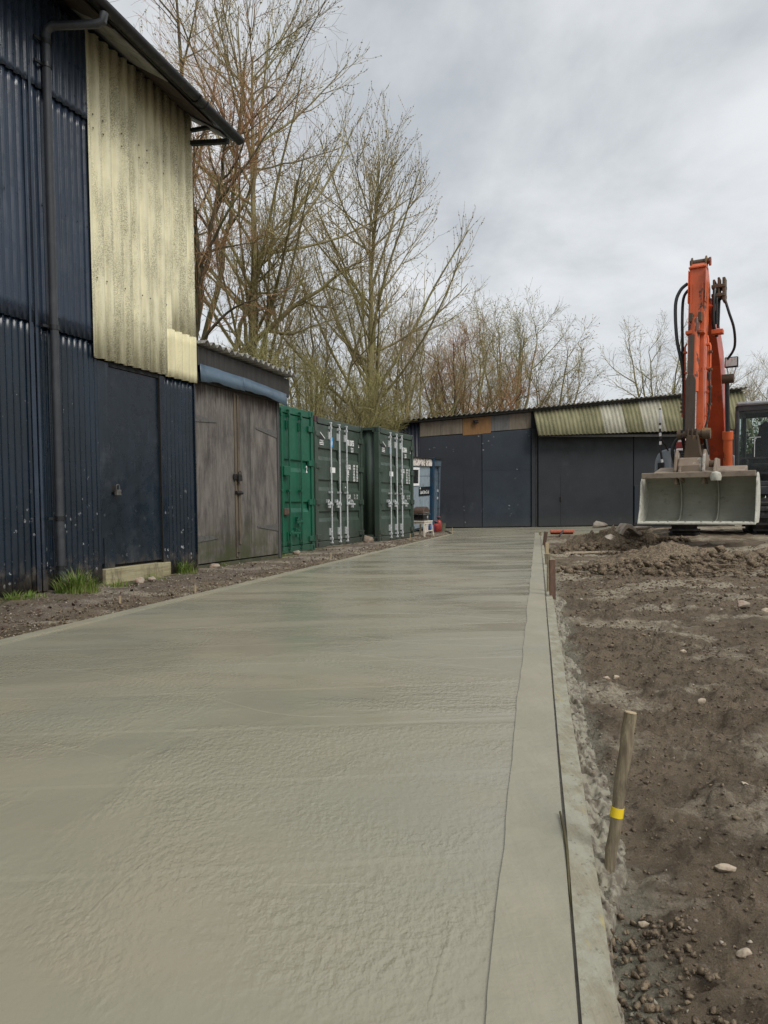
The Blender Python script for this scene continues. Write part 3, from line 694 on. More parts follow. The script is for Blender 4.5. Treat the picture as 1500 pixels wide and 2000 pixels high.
# left strip gravel
r = np.random.default_rng(10); n = 5200
y = 4.2 * (22 / 4.2) ** r.random(n); l = 0.02 + 1.25 * r.random(n); x = xl(y) - l
P, S = put(x, y, r, 0.004, 0.014, 0.2, 2.5); S *= np.clip(y / 8, 0.8, 1.5)
k = (l < 0.6) | (y < 11)
scatter('gravel', P[k], S[k], MAT['pebble'], 'stony gravel strip between the slab and the buildings', seed=12)
r = np.random.default_rng(13); n = 3000
y = 4.2 * (22 / 4.2) ** r.random(n); l = 0.0 + 0.5 * r.random(n) ** 1.5; x = xl(y) - l
P, S = put(x, y, r, 0.006, 0.024, 0.2, 2.5)
scatter('soil_clods', P, S, MAT['clod'], 'dark soil clods along the left slab edge', seed=14)

def rock(name, loc, size, mat, label, seed, cat='stone', flat=0.6, group=None, rz=0.0):
    r = np.random.default_rng(seed + 500); v, f = hull(r, 16)
    v = v * np.array(size) ; me = np_mesh(name, v, f)
    o = link_mesh(name, me, mat, None, False, loc=(loc[0], loc[1], gz(loc[0], loc[1]) + size[2] * 0.45 if loc[2] is None else loc[2]), rz=rz, bevel=min(size) * 0.12)
    o.modifiers['bevel'].angle_limit = rad(15); tag(o, label, cat, group); return o
G = 'loose stones on the ground'
rock('stone', (0.833, 1.79, None), (0.030, 0.017, 0.014), MAT['stone_pale'], 'largest pale flat stone on the soil beyond the banded peg', 1, group=G, rz=-0.4)
rock('stone', (1.133, 2.31, None), (0.014, 0.012, 0.010), MAT['stone_pale'], 'small pale stone alone on the dark soil near the picture edge', 2, group=G)
rock('stone', (1.41, 3.27, None), (0.026, 0.02, 0.017), MAT['stone_pale'], 'pale stone with a dark clod beside it in the mid soil', 3, group=G)
rock('stone', (0.56, 1.585, None), (0.014, 0.012, 0.011), MAT['stone_pale'], 'small cream stone just below the foot of the banded peg', 4, group=G)
rock('stone', (1.81, 4.47, None), (0.022, 0.02, 0.018), MAT['stone_pale'], 'single whitish pebble in the open middle of the soil', 5, group=G)
rock('stone', (1.143, 3.8, None), (0.024, 0.018, 0.014), MAT['stone_pale'], 'pale stone, left one of a close pair past the peg', 6, group=G)
rock('stone', (1.20, 3.83, None), (0.024, 0.02, 0.016), MAT['stone_pale'], 'pale stone, right one of a close pair past the peg', 7, group=G)
rock('stone', (3.05, 6.3, None), (0.075, 0.055, 0.05), MAT['stone_brick'], 'knobbly buff lump at the right side of the soil', 8, group=G)
rock('stone', (3.15, 6.12, None), (0.05, 0.04, 0.03), MAT['stone_pale'], 'small pale lump in front of the knobbly buff one', 9, group=G)
rock('stone', (3.05, 10.75, None), (0.10, 0.08, 0.075), MAT['stone_dark'], 'black lump standing alone left of the soil heap', 10, group=G)
rock('stone', (0.70, 1.42, None), (0.018, 0.014, 0.012), MAT['stone_pale'], 'buff stone lowest in the soil beside the gravel heap', 20, group=G)
rock('brick_lump', (-2.69, 8.15, None), (0.075, 0.05, 0.05), MAT['stone_brick'], 'pinkish brick lump below the door step', 11, 'rubble', rz=0.8)
rock('brick_lump', (-2.62, 8.35, None), (0.06, 0.05, 0.045), MAT['stone_brick'], 'small broken brick beside the pink lump by the step', 12, 'rubble')
rock('brick_lump', (-2.27, 9.95, None), (0.10, 0.075, 0.045), MAT['stone_brick'], 'flat pale rubble lump at the foot of the wooden shed door', 13, 'rubble')
rock('brick_lump', (-1.50, 12.75, None), (0.10, 0.08, 0.07), MAT['stone_brick'], 'broken pink brick at the foot of the green container', 14, 'rubble')
rock('brick_lump', (-0.35, 16.45, None), (0.15, 0.10, 0.12), MAT['stone_brick'], 'brownish boulder between the two dark olive containers', 15, 'rubble')

def heap(name, cx, cy, rx, ry, h, mat, label, seed, amp=0.8, fr=2.6, rz=0.0):
    n = 90; t = np.linspace(-1, 1, n); U, V = np.meshgrid(t, t); R = np.hypot(U, V)
    X = cx + U * rx; Y = cy + V * ry
    body = np.clip(1 - R ** 1.7, 0, 1)
    z = h * body * (0.65 + 1.3 * (fbm(X * fr, Y * fr, 4, seed) + 0.28)) + amp * h * np.abs(fbm(X * 7, Y * 7, 4, seed + 3)) * body
    Z = ground_z(X, Y) - 0.03 + z
    Z = np.where(R > 1, ground_z(X, Y) - 0.06, Z)
    v = np.stack([X - cx, Y - cy, Z], -1).reshape(-1, 3)
    i = np.arange(n-1)[:, None] * n + np.arange(n-1)[None, :]
    f = np.stack([i, i+1, i+n+1, i+n], -1).reshape(-1, 4)
    o = link_mesh(name, np_mesh(name, v, f), mat, None, True, loc=(cx, cy, 0)); tag(o, label, 'soil heap', 'heaps of dug soil'); return o
heap('soil_heap', 4.05, 10.5, 1.35, 0.9, 0.27, MAT['clod'], 'low lumpy soil heap with dark crumbly tops in front of the excavator', 41)
heap('soil_heap', 5.4, 10.3, 1.0, 0.7, 0.18, MAT['clod'], 'smaller soil heap at the right of the lumpy heap', 45)
heap('soil_heap', 4.35, 14.3, 1.15, 0.9, 0.40, MAT['clod'], 'brown soil heap with pale slabs beside the excavator bucket', 43)
def heap_clods(cx, cy, rx, ry, n, seed, smax, label):
    r = np.random.default_rng(seed); a = r.random(n) * 6.283; q = np.sqrt(r.random(n)) * 1.1
    x = cx + np.cos(a) * q * rx; y = cy + np.sin(a) * q * ry
    h = 0.2 * np.clip(1 - q ** 1.7, 0, 1)
    s = 0.012 + (smax - 0.012) * r.random(n) ** 2.5
    scatter('soil_clods', np.stack([x, y, ground_z(x, y) + h * 0.9 + s * 0.2], 1), s, MAT['clod'], label, 0.7, seed + 1)
heap_clods(4.2, 9.95, 1.75, 0.85, 900, 50, 0.085, 'clods spilled in front of the lumpy soil heap')
heap_clods(4.4, 13.9, 1.2, 0.9, 520, 52, 0.10, 'clods spilled round the heap by the bucket')
rock('stone', (4.55, 10.05, 0.20), (0.15, 0.09, 0.06), MAT['clod'], 'large grey-brown slab tilted on the lumpy soil heap', 60, flat=0.5, rz=0.5)
for k, (x, y, z, sx, sy, sz, rz, lab) in enumerate(((4.08, 14.0, 0.42, 0.17, 0.14, 0.12, 0.3, 'round brown lump on the heap left of the pale arched piece'),
        (4.80, 13.9, 0.38, 0.30, 0.10, 0.06, 0.2, 'long pale slab lying on the heap beside the bucket'),
        (4.05, 13.35, 0.22, 0.16, 0.10, 0.07, 0.9, 'pale ragged lump low on the front of the bucket-side heap'))):
    rock('concrete_lump', (x, y, z), (sx, sy, sz), MAT['sheeting'], lab, 70 + k, 'rubble', rz=rz)
a = MB(); pr = [(0.0, 0.0), (0.07, 0.10), (0.14, 0.19), (0.24, 0.17), (0.36, 0.06), (0.46, -0.02)]
ins = [(0.40, -0.04), (0.31, 0.03), (0.23, 0.08), (0.17, 0.10), (0.12, 0.06), (0.06, -0.03)]
a.prism([(x, z) for x, z in pr] + ins, 'y', 0, 0.28)
o = a.build('arched_slab', MAT['sheeting'], bevel=0.012, loc=(4.36, 13.72, 0.27), rz=0.15); tag(o, 'pale arched broken piece on top of the heap by the bucket', 'rubble')
b = MB(); b.bar((0, 0, 0), (0.9, 0.02, 0.015), 0.05, 0.03)
tag(b.build('timber_offcut', MAT['stone_pale'], loc=(3.25, 13.3, gz(3.6, 13.3) + 0.03)), 'thin pale lath lying flat left of the pale heap', 'timber')
b = MB(); b.bar((0, 0, 0), (0.30, -0.18, 0.02), 0.10, 0.05)
tag(b.build('timber_offcut', MAT['clod'], bevel=0.01, loc=(4.15, 9.55, gz(4.2, 9.5) + 0.07)), 'short broken brown block at the front of the lumpy heap', 'timber')

# broom by the far corner of the slab
br = empty('broom', (4.95, 20.6, 0.0), rad(-4)); tag(br, 'red headed broom lying on the soil near the slab corner', 'broom')
b = MB(); b.box(-0.33, 0.33, -0.04, 0.04, 0.03, 0.10); b.build('head', MAT['broom_red'], br, bevel=0.01)
b = MB(); b.box(-0.31, 0.31, 0.042, 0.10, -0.02, 0.09); b.build('bristles', MAT['brown_iron'], br)
b = MB(); b.tube([(0.02, -0.03, 0.08), (-0.32, -1.5, 0.0)], 0.024, 8); b.build('handle', MAT['pipe'], br, smooth=True)

# grass tufts
def tuft(loc, n, h, spread, label, seed, mat='grass', dry=0.12):
    r = np.random.default_rng(seed); root = empty('grass_tuft', loc); tag(root, label, 'grass', 'grass tufts at the wall foot')
    for nm, cnt, mt in (('blades', n, mat), ('dry_blades', int(n * dry), 'straw')):
        if cnt < 1: continue
        V = []; F = []
        for k in range(cnt):
            a = r.random() * 6.283; q = spread * r.random() ** 0.9; bx, by = q * math.cos(a), q * math.sin(a) * 0.6
            L = h * (0.35 + 0.85 * r.random()) * (1.15 - 0.55 * q / spread); ln = 0.25 + 0.9 * r.random(); az = a + r.normal() * 0.7
            wd = 0.003 + 0.003 * r.random(); px, py = -math.sin(az) * wd, math.cos(az) * wd
            base = len(V); m = 4
            for j in range(m + 1):
                t = j / m; out = ln * L * 0.6 * t * t; z = L * t * (1 - 0.25 * ln * t); ww = (1 - t) ** 0.7
                cx_, cy_ = bx + math.cos(az) * out, by + math.sin(az) * out
                V += [(cx_ + px * ww, cy_ + py * ww, z), (cx_ - px * ww, cy_ - py * ww, z)]
            for j in range(m): F.append((base + 2*j, base + 2*j + 1, base + 2*j + 3, base + 2*j + 2))
        link_mesh(nm, np_mesh(nm, np.array(V), np.array(F)), MAT[mt], root)['kind'] = 'stuff'
tuft((-3.02, 7.27, 0.0), 620, 0.27, 0.22, 'big bright green grass tuft under the downpipe outlet', 1)
tuft((-3.28, 6.86, 0.0), 160, 0.10, 0.18, 'low dull weeds at the wall left of the big grass tuft', 2)
tuft((-2.49, 9.25, 0.0), 220, 0.24, 0.15, 'green grass tuft at the wall between door step and shed', 3)
tuft((-2.83, 7.86, 0.0), 120, 0.10, 0.20, 'sparse short weeds in front of the door step', 4)
tuft((-2.28, 10.35, 0.0), 120, 0.08, 0.25, 'thin low weeds below the left wooden shed door', 5)
tuft((-3.36, 6.70, 0.0), 90, 0.14, 0.12, 'short grass clump at the wall nearest the camera', 6)
tuft((-2.70, 8.62, 0.0), 90, 0.09, 0.16, 'flat weeds at the far end of the door step', 7)
tuft((-1.62, 12.2, 0.0), 110, 0.10, 0.22, 'low weeds at the shed corner by the green container', 8)
def litter(n, seed):
    r = np.random.default_rng(seed); y = 4.6 * (18 / 4.6) ** r.random(n); l = 0.25 + 0.85 * r.random(n); x = xl(y) - l
    c = np.stack([x, y, ground_z(x, y) + 0.006 + 0.01 * r.random(n)], 1); a = r.random(n) * 6.283; s_ = (0.012 + 0.022 * r.random(n))[:, None]
    u = np.stack([np.cos(a), np.sin(a), 0.4 * r.normal(size=n)], 1); v = np.stack([-np.sin(a), np.cos(a), 0.4 * r.normal(size=n)], 1)
    V = np.stack([c - u * s_, c + v * s_ * 0.45, c + u * s_, c - v * s_ * 0.45], 1).reshape(-1, 3)
    tag(link_mesh('leaf_litter', np_mesh('leaf_litter', V, np.arange(n * 4).reshape(-1, 4)), MAT['brown_iron']), 'dead leaves along the foot of the buildings', kind='stuff')
litter(420, 5)
# ------------------------------------------------------------------ local frames along the left-hand row
ROW = math.atan2(0.935, 0.355)

def text(name, body, x, z, size, mat, parent, y=0.0, xs=0.62, bold=0.03, align='LEFT'):
    c = bpy.data.curves.new(name, 'FONT'); c.body = body; c.size = size; c.offset = bold * size; c.align_x = align; c.resolution_u = 2
    t = bpy.data.objects.new(name, c); col.objects.link(t)
    bpy.context.view_layer.update()
    me = bpy.data.meshes.new_from_object(t.evaluated_get(bpy.context.evaluated_depsgraph_get()))
    bpy.data.objects.remove(t); 
    me.transform(Matrix(((xs, 0, 0, x), (0, 0, -1, y), (0, 1, 0, z), (0, 0, 0, 1))))
    me.materials.clear()
    return link_mesh(name, me, mat, parent)

# ------------------------------------------------------------------ navy barn with the cream upper panel
BW = math.atan2(1.0, 0.385)
barn = empty('corrugated_barn', (-2.447, 9.673, 0.0), BW)
tag(barn, 'tall navy corrugated iron barn with cream upper cladding and gutter', 'barn')
def sine(pitch, amp): return lambda X, Z: amp * (0.5 + 0.5 * np.sin(2 * np.pi * X / pitch))
def trap(pitch, amp, duty=0.3):
    def f(X, Z):
        t = np.abs(((X / pitch) % 1.0) - 0.5) * 2
        return amp * np.clip((duty + 0.15 - t) / 0.15, 0, 1)
    return f
def bigsix(pitch, amp, ph=0.0):
    def f(X, Z):
        t = ((X + ph) / pitch) % 1.0
        return amp * np.interp(t, [0, 0.42, 0.50, 0.58, 0.90, 1.0], [0.0, 0.10, 0.55, 0.92, 1.0, 0.0])
    return f
# core walls behind the cladding
b = MB(); b.box(-14, -0.04, 0.05, 7.8, -0.1, 5.84)
b.build('core_wall', MAT['black_dull'], barn)
b = MB(); b.box(-14, -1.72, -0.012, 0.05, -0.08, 0.03); b.build('footing', MAT['plinth'], barn)
lows = sine(0.076, 0.018); ups = trap(0.086, 0.020, 0.32)
# near lower sheets, middle sheets, top sheets
for (u0, u1, z0, z1, y, pf, mt) in (
        (-5.2, -2.50, 0.03, 2.72, 0.0, lows, 'navy'), (-2.50, -1.74, 0.02, 2.68, 0.004, lows, 'navy'),
        (-0.60, 0.0, 0.02, 2.50, 0.004, lows, 'navy'),
        (-5.2, -2.62, 2.64, 4.98, -0.026, ups, 'navy_up'), (-2.62, -1.80, 2.62, 4.96, -0.022, ups, 'navy_up'),
        (-5.2, -2.62, 4.90, 5.84, -0.052, ups, 'navy_up'), (-2.62, -1.84, 4.90, 5.84, -0.046, ups, 'navy_up'),
        (-8.0, -5.2, 0.03, 5.84, 0.002, lows, 'navy'), (-11.0, -8.0, 0.03, 5.84, 0.002, lows, 'navy'), (-14.0, -11.0, 0.03, 5.84, 0.002, lows, 'navy')):
    n_r = 14
    rr = np.random.default_rng(int(abs(u0 * 100 + z0)))
    d1 = rr.random() * 9
    dent = (lambda pf, d1: lambda X, Z: pf(X, Z) + 0.010 * fbm(X * 1.3 + d1, Z * 1.1, 3, 5))(pf, d1)
    sheet('cladding_sheet', u0, u1, z0, z1, y, dent, barn, MAT[mt], 0.0095 if pf is lows else 0.0072, n_r, 0.002)
# overlapping joint strips with folded edges beside the downpipe
for (u, z0, z1, wd, yy) in ((-2.66, 0.04, 4.95, 0.05, -0.032), (-2.60, 0.04, 5.8, 0.03, -0.045), (-2.555, 0.04, 2.7, 0.03, -0.03)):
    b = MB(); b.box(u, u + wd, yy - 0.012, yy, z0, z1); b.build('joint_strip', MAT['navy_up'] if z1 > 3 else MAT['navy'], barn, bevel=0.004)
b = MB(); b.box(-0.012, 0.006, -0.02, 0.05, 0.02, 2.46); b.build('corner_trim', MAT['navy'], barn)
# fixings
b = MB()
rr = np.random.default_rng(3)
for z in (0.35, 1.45, 2.58, 2.75, 3.8, 4.85, 5.05):
    for u in np.arange(-4.9, -1.78, 0.152):
        uu = u + rr.normal() * 0.01; r_ = 0.009
        b.lathe([(r_, 0), (r_ * 0.6, 0.006), (0.001, 0.008)], (0, 0, 0), 6)
        nv = 18
        for q in range(len(b.v) - nv, len(b.v)):
            vx, vy, vz = b.v[q]; b.v[q] = (uu + vx, (-0.022 if z < 2.6 else -0.05 if z < 4.9 else -0.075) - vz, z + vy)
o = b.build('fixings', MAT['navy_up'], barn); o['kind'] = 'stuff'
# cream fibre cement sheets
cp = bigsix(0.150, 0.048)
for (u0, u1, z0, z1, y, mt, edge) in ((-1.85, -1.16, 2.45, 5.84, -0.024, 'cream', None), (-1.18, -0.50, 2.45, 5.84, -0.022, 'cream', None), (-0.50, -0.0, 2.98, 5.84, -0.018, 'cream', None),
                                (-0.60, -0.0, 2.44, 3.02, -0.026, 'cream_clean', None)):
    sheet('fibre_cement_sheet', u0, u1, z0, z1, y, cp, barn, MAT[mt], 0.0123, 6, 0.006)
b = MB(); b.box(-0.006, 0.008, -0.03, 0.045, 2.46, 5.86); b.build('panel_edge_trim', MAT['cream_clean'], barn)
b = MB()
for u in (-1.75, -1.60, -1.31, -1.02, -0.88, -0.58, -0.29, -0.15):
    for z in (5.0, 4.86, 3.3):
        b.lathe([(0.010, 0), (0.006, 0.006), (0.001, 0.008)], (0, 0, 0), 6)
        for q in range(len(b.v) - 18, len(b.v)):
            vx, vy, vz = b.v[q]; b.v[q] = (u + vx, -0.052 - vz, z + vy)
o = b.build('fixings', MAT['iron'], barn); o['kind'] = 'stuff'
# door with frame, hasp and step
b = MB(); b.box(-1.56, -0.70, 0.012, 0.04, 0.215, 2.40); d = b.build('door', MAT['navy_flat'], barn, bevel=0.004)
h = MB(); h.box(-1.57, -1.50, -0.004, 0.012, 1.02, 1.10); h.build('hasp', MAT['iron'], d, bevel=0.003)
h = MB(); h.tube([(-1.515, -0.03, 1.05), (-1.515, -0.03, 1.09), (-1.50, -0.03, 1.105), (-1.475, -0.03, 1.105), (-1.462, -0.03, 1.09), (-1.462, -0.03, 1.05)], 0.006, 6)
h.box(-1.525, -1.452, -0.045, -0.015, 0.99, 1.05); h.build('padlock', MAT['hinge'], d, smooth=True)
b = MB(); b.box(-1.74, -1.565, -0.008, 0.046, 0.24, 2.44); b.build('door_jamb', MAT['navy_flat'], barn, bevel=0.003)
b = MB(); b.box(-0.695, -0.60, -0.014, 0.046, 0.06, 2.44); b.build('door_jamb', MAT['navy'], barn, bevel=0.003)
b = MB(); b.box(-0.705, -0.695, -0.018, 0.03, 0.2, 2.42); b.build('door_edge', MAT['iron'], barn)
b = MB(); b.box(-1.565, -0.695, -0.004, 0.046, 2.402, 2.45); b.build('door_head', MAT['black_dull'], barn)
b = MB(); b.box(-1.71, -1.55, -0.018, 0.01, 0.17, 0.52); b.build('kick_plate', MAT['navy_flat'], barn)
b = MB(); b.box(-1.73, -0.78, -0.05, 0.04, -0.06, 0.185); b.build('door_step', MAT['sleeper'], barn, bevel=0.01)
b = MB(); b.box(-0.778, -0.595, -0.046, 0.04, -0.06, 0.180); b.build('door_step', MAT['sleeper'], barn, bevel=0.01)
# roof, eave, soffit, gutter
def eav(u): return 5.462 - 0.082 * u if u < 0.2 else 5.45
ez0, ez1 = eav(-14) - 0.6, eav(0.16)
b = MB()
V = []
for u, zz in ((-14, eav(-4.0)), (-4.0, eav(-4.0)), (0.16, eav(0.16))):
    V += [(u, -0.60, zz), (u, 4.0, zz + 2.9), (u, 4.0, zz + 2.98), (u, -0.60, zz + 0.05)]
b.add(V, [(0,1,5,4),(4,5,9,8),(3,7,6,2),(7,11,10,6),(0,4,7,3),(4,8,11,7),(1,2,6,5),(5,6,10,9),(0,3,2,1),(8,9,10,11)])
b.build('roof', MAT['gutter'], barn)
b = MB(); V = []
for u, zz in ((-14, eav(-4.0)), (-4.0, eav(-4.0)), (0.16, eav(0.16))):
    V += [(u, 8.6, zz), (u, 4.0, zz + 2.9), (u, 4.0, zz + 2.98), (u, 8.6, zz + 0.05)]
b.add(V, [(0,1,5,4),(4,5,9,8),(3,7,6,2),(7,11,10,6),(0,4,7,3),(4,8,11,7),(1,2,6,5),(5,6,10,9),(0,3,2,1),(8,9,10,11)])
b.build('roof', MAT['gutter'], barn)
b = MB(); b.prism([(0.06, 5.80), (7.8, 5.80), (4.0, 8.25)], 'x', -13.9, -0.05); b.build('gable', MAT['black_dull'], barn)
for (u0, u1, mt) in ((-2.35, -1.95, 'soffit_dark'), (-1.94, -1.56, 'soffit'), (-1.55, -1.08, 'soffit'), (-1.07, -0.62, 'soffit_dark'), (-0.61, -0.20, 'soffit_dark'), (-0.06, 0.13, 'soffit')):
    b = MB(); V = []
    for u in (u0, u1):
        zz = eav(u) - 0.012
        V += [(u, -0.52, zz + 0.05), (u, 0.04, zz + 0.403), (u, 0.04, zz + 0.391), (u, -0.52, zz + 0.038)]
    b.add(V, [(0,1,5,4),(1,2,6,5),(2,3,7,6),(3,0,4,7),(0,3,2,1),(4,5,6,7)]); b.build('soffit_panel', MAT[mt], barn)
b = MB(); b.bar((-0.025, 0.05, 5.47), (-0.005, -0.60, 5.395), 0.06, 0.055); b.build('eave_bracket', MAT['gutter'], barn, bevel=0.004)
b = MB(); b.bar((-0.02, -0.01, 5.62), (0.0, -0.33, 5.62), 0.05, 0.04); b.build('eave_bracket', MAT['gutter'], barn, bevel=0.004)
def halfgutter(name, pts, r):
    b = MB(); n = 9; V = []; F = []
    for (u, y, z) in pts:
        for k in range(n):
            a = math.pi + math.pi * k / (n-1); V.append((u, y + r * math.cos(a), z + r * math.sin(a)))
    for i in range(len(pts)-1):
        for k in range(n-1): F.append((i*n+k, i*n+k+1, (i+1)*n+k+1, (i+1)*n+k))
    F += [tuple(range(n)), tuple((len(pts)-1)*n+k for k in range(n))]
    b.add(V, F); return b.build(name, MAT['gutter'], barn, solid=0.004, smooth=True)
halfgutter('gutter', [(-14, -0.66, eav(-4.0) + 0.03), (-4.0, -0.66, eav(-4) + 0.03), (-0.72, -0.66, eav(-0.72) + 0.04)], 0.062)
halfgutter('gutter', [(-0.73, -0.66, eav(-0.72) + 0.032), (0.17, -0.66, eav(0.17) + 0.032)], 0.064)
b = MB()
for u in (-0.75, -0.62): b.tube([(u, -0.66 + 0.07 * math.cos(a), eav(u) + 0.035 + 0.07 * math.sin(a)) for a in np.linspace(math.pi, 2*math.pi, 8)], 0.012, 6)
b.build('gutter_union', MAT['gutter'], barn, smooth=True)
# downpipe
pb = MB(); PU, PY, PR = -2.43, -0.115, 0.041
pb.tube([(PU, PY, 0.14), (PU, PY, 5.40), (PU + 0.005, PY - 0.02, 5.46), (PU + 0.02, PY - 0.07, 5.49), (PU + 0.17, PY - 0.48, 5.50), (PU + 0.185, PY - 0.53, 5.52), (PU + 0.19, PY - 0.545, 5.60)], PR, 14)
dp = pb.build('downpipe', MAT['pipe'], barn, smooth=True)
for z in (5.34, 5.12, 2.62, 0.75, 0.26):
    c = MB(); c.tube([(PU, PY, z - 0.022), (PU, PY, z + 0.022)], PR + 0.008, 14); c.box(PU - 0.13, PU - 0.03, PY + 0.01, PY + 0.03, z - 0.012, z + 0.012); c.build('pipe_bracket', MAT['black'], dp, smooth=True)
c = MB(); c.tube([(PU, PY, 5.36), (PU, PY, 5.42)], PR + 0.006, 14); c.build('pipe_collar', MAT['pipe'], dp, smooth=True)
c = MB(); c.tube([(PU, PY, 0.20), (PU + 0.002, PY - 0.012, 0.14), (PU + 0.02, PY - 0.05, 0.10), (PU + 0.04, PY - 0.11, 0.085)], [PR + 0.005, PR + 0.006, PR + 0.007, PR + 0.012], 14); c.build('pipe_shoe', MAT['black'], dp, smooth=True)
c = MB(); c.tube([(PU + 0.0405, PY - 0.1115, 0.0848), (PU + 0.0412, PY - 0.1135, 0.0845)], PR - 0.001, 14); c.build('shoe_opening', MAT['black_dull'], dp)

# ------------------------------------------------------------------ wooden-door shed
SH = math.atan2(1.0, 0.385)
shed = empty('timber_shed', (-2.427, 9.973, 0.0), SH)
tag(shed, 'low shed with weathered plywood double doors and corrugated roof', 'shed')
S0, S1 = -0.20, 2.14
b = MB(); b.box(S0, S1 - 0.06, 0.06, 3.6, -0.05, 2.72); b.build('wall', MAT['ply_dark'], shed)
b = MB(); b.box(-0.16, 2.10, 0.0, 0.055, -0.06, 0.065); b.build('plinth', MAT['plinth'], shed)
for (u0, u1, nm) in ((-0.15, 0.862, 'l'), (0.882, 2.055, 'r')):
    b = MB(); 
    zt = 2.50
    n = 6
    V = []
    b.box(u0, u1, 0.004 if nm == 'l' else 0.010, 0.05, 0.085, zt); d = b.build('door', MAT['ply'], shed, bevel=0.003)
    if nm == 'l':
        for z in (2.02, 0.42):
            h = MB(); h.prism([(-0.14, z - 0.045), (-0.14, z + 0.05), (0.36, z + 0.012), (0.36, z - 0.012)], 'y', -0.006, 0.004); h.build('strap_hinge', MAT['hinge'], d)
        h = MB(); h.box(0.80, 0.842, -0.012, 0.004, 0.12, 2.48); h.build('cover_strip', MAT['lath'], d, bevel=0.003)
    else:
        for z, dz in ((2.0, 0.03), (0.52, 0.02)):
            h = MB(); h.prism([(2.05, z - 0.07), (2.05, z + 0.05), (1.42, z + dz + 0.012), (1.42, z + dz - 0.012)], 'y', 0.0, 0.010); h.build('strap_hinge', MAT['hinge'], d)
        h = MB(); h.box(0.89, 0.945, -0.006, 0.010, 0.30, 2.46); h.build('cover_strip', MAT['lath'], d, bevel=0.003)
        h = MB(); h.box(1.245, 1.252, 0.0085, 0.012, 0.3, 2.46); h.build('board_joint', MAT['ply_dark'], d)
        h = MB(); h.box(0.74, 0.93, -0.032, -0.012, 1.24, 1.315); h.tube([(0.83, -0.05, 1.30), (0.83, -0.05, 1.345), (0.86, -0.05, 1.36), (0.89, -0.05, 1.345), (0.89, -0.05, 1.30)], 0.007, 6); h.box(0.815, 0.905, -0.062, -0.035, 1.215, 1.30)
        h.build('hasp_and_lock', MAT['iron'], d, bevel=0.004)
        h = MB(); h.tube([(0.80, -0.025, 1.05), (0.95, -0.03, 1.045)], 0.022, 8); h.box(0.79, 0.96, -0.016, -0.006, 1.02, 1.075); h.build('bolt', MAT['iron'], d)
        h = MB(); h.box(0.82, 0.875, -0.02, -0.012, 0.17, 0.19); h.build('drop_bolt', MAT['iron'], d)
b = MB(); b.box(2.062, 2.085, -0.012, 0.06, 0.02, 2.52); b.build('door_jamb', MAT['brd_grey'], shed)
b = MB(); b.box(2.092, 2.14, -0.004, 0.10, -0.02, 2.60); b.build('corner_post', MAT['ply_dark'], shed)
b = MB(); b.prism([(-0.19, 2.70), (2.30, 2.60), (2.30, 2.885), (-0.19, 2.94)], 'y', -0.10, -0.065); b.build('fascia', MAT['ply_dark'], shed)
# dented blue flashing, two lengths
def flashing(u0, u1, z0a, z1a, z0b, z1b, seed):
    n = 26; V = []; F = []
    for k in range(n):
        t = k / (n - 1); u = u0 + (u1 - u0) * t; a = z0a + (z0b - z0a) * t; b_ = z1a + (z1b - z1a) * t
        w1 = float(fbm(np.array([u * 3.0]), np.array([seed * 1.7]), 3, seed)[0]); w2 = float(fbm(np.array([u * 5.0]), np.array([seed * 2.7 + 4]), 3, seed)[0])
        V += [(u, -0.112, b_ + 0.01 * w2), (u, -0.116 - 0.016 * w1, (a + b_) / 2), (u, -0.120 - 0.02 * abs(w2), a + 0.04 * w2 + 0.012 * math.sin(u * 5))]
    for k in range(n - 1):
        for j in range(2): F.append((3*k+j, 3*k+j+1, 3*k+j+4, 3*k+j+3))
    link_mesh('flashing', np_mesh('flashing', np.array(V), np.array(F)), MAT['flash'], shed, False, solid=0.003)
flashing(-0.16, 0.92, 2.50, 2.72, 2.515, 2.70, 3); flashing(0.90, 2.18, 2.535, 2.705, 2.46, 2.64, 8)
b = MB(); b.box(-0.16, 2.14, -0.06, 0.05, 2.50, 2.62); b.build('lintel', MAT['ply_dark'], shed)
# corrugated roof: sheets run front to back, ripples along the wall
def roof_sheets(u0, u1, n, y0, y1, z0, slope, pitch, amp, parent, mat, zs=0.0):
    wd = (u1 - u0) / n
    for k in range(n):
        a, b_ = u0 + k * wd, u0 + (k + 1) * wd + 0.05
        xs = np.arange(a, b_, pitch / 8); ysl = np.linspace(y0, y1, 4); X, Y = np.meshgrid(xs, ysl)
        rj = np.random.default_rng(k + 3).random() * 0.03
        Z = z0 + zs * (X - u0) + slope * (Y - y0) + amp * np.sin(2 * np.pi * X / pitch) + 0.008 * (k % 2)
        Y = Y - rj * (Y < y0 + 0.01)
        m = len(xs); i = np.arange(3)[:, None] * m + np.arange(m-1)[None, :]
        f = np.stack([i, i+1, i+m+1, i+m], -1).reshape(-1, 4)
        link_mesh('roof_sheet', np_mesh('roof_sheet', np.stack([X, Y, Z], -1).reshape(-1, 3), f), mat, parent, True, solid=0.007)
roof_sheets(-0.19, 2.34, 3, -0.20, 3.7, 2.995, 0.035, 0.146, 0.028, shed, MAT['roof_old'], -0.022)

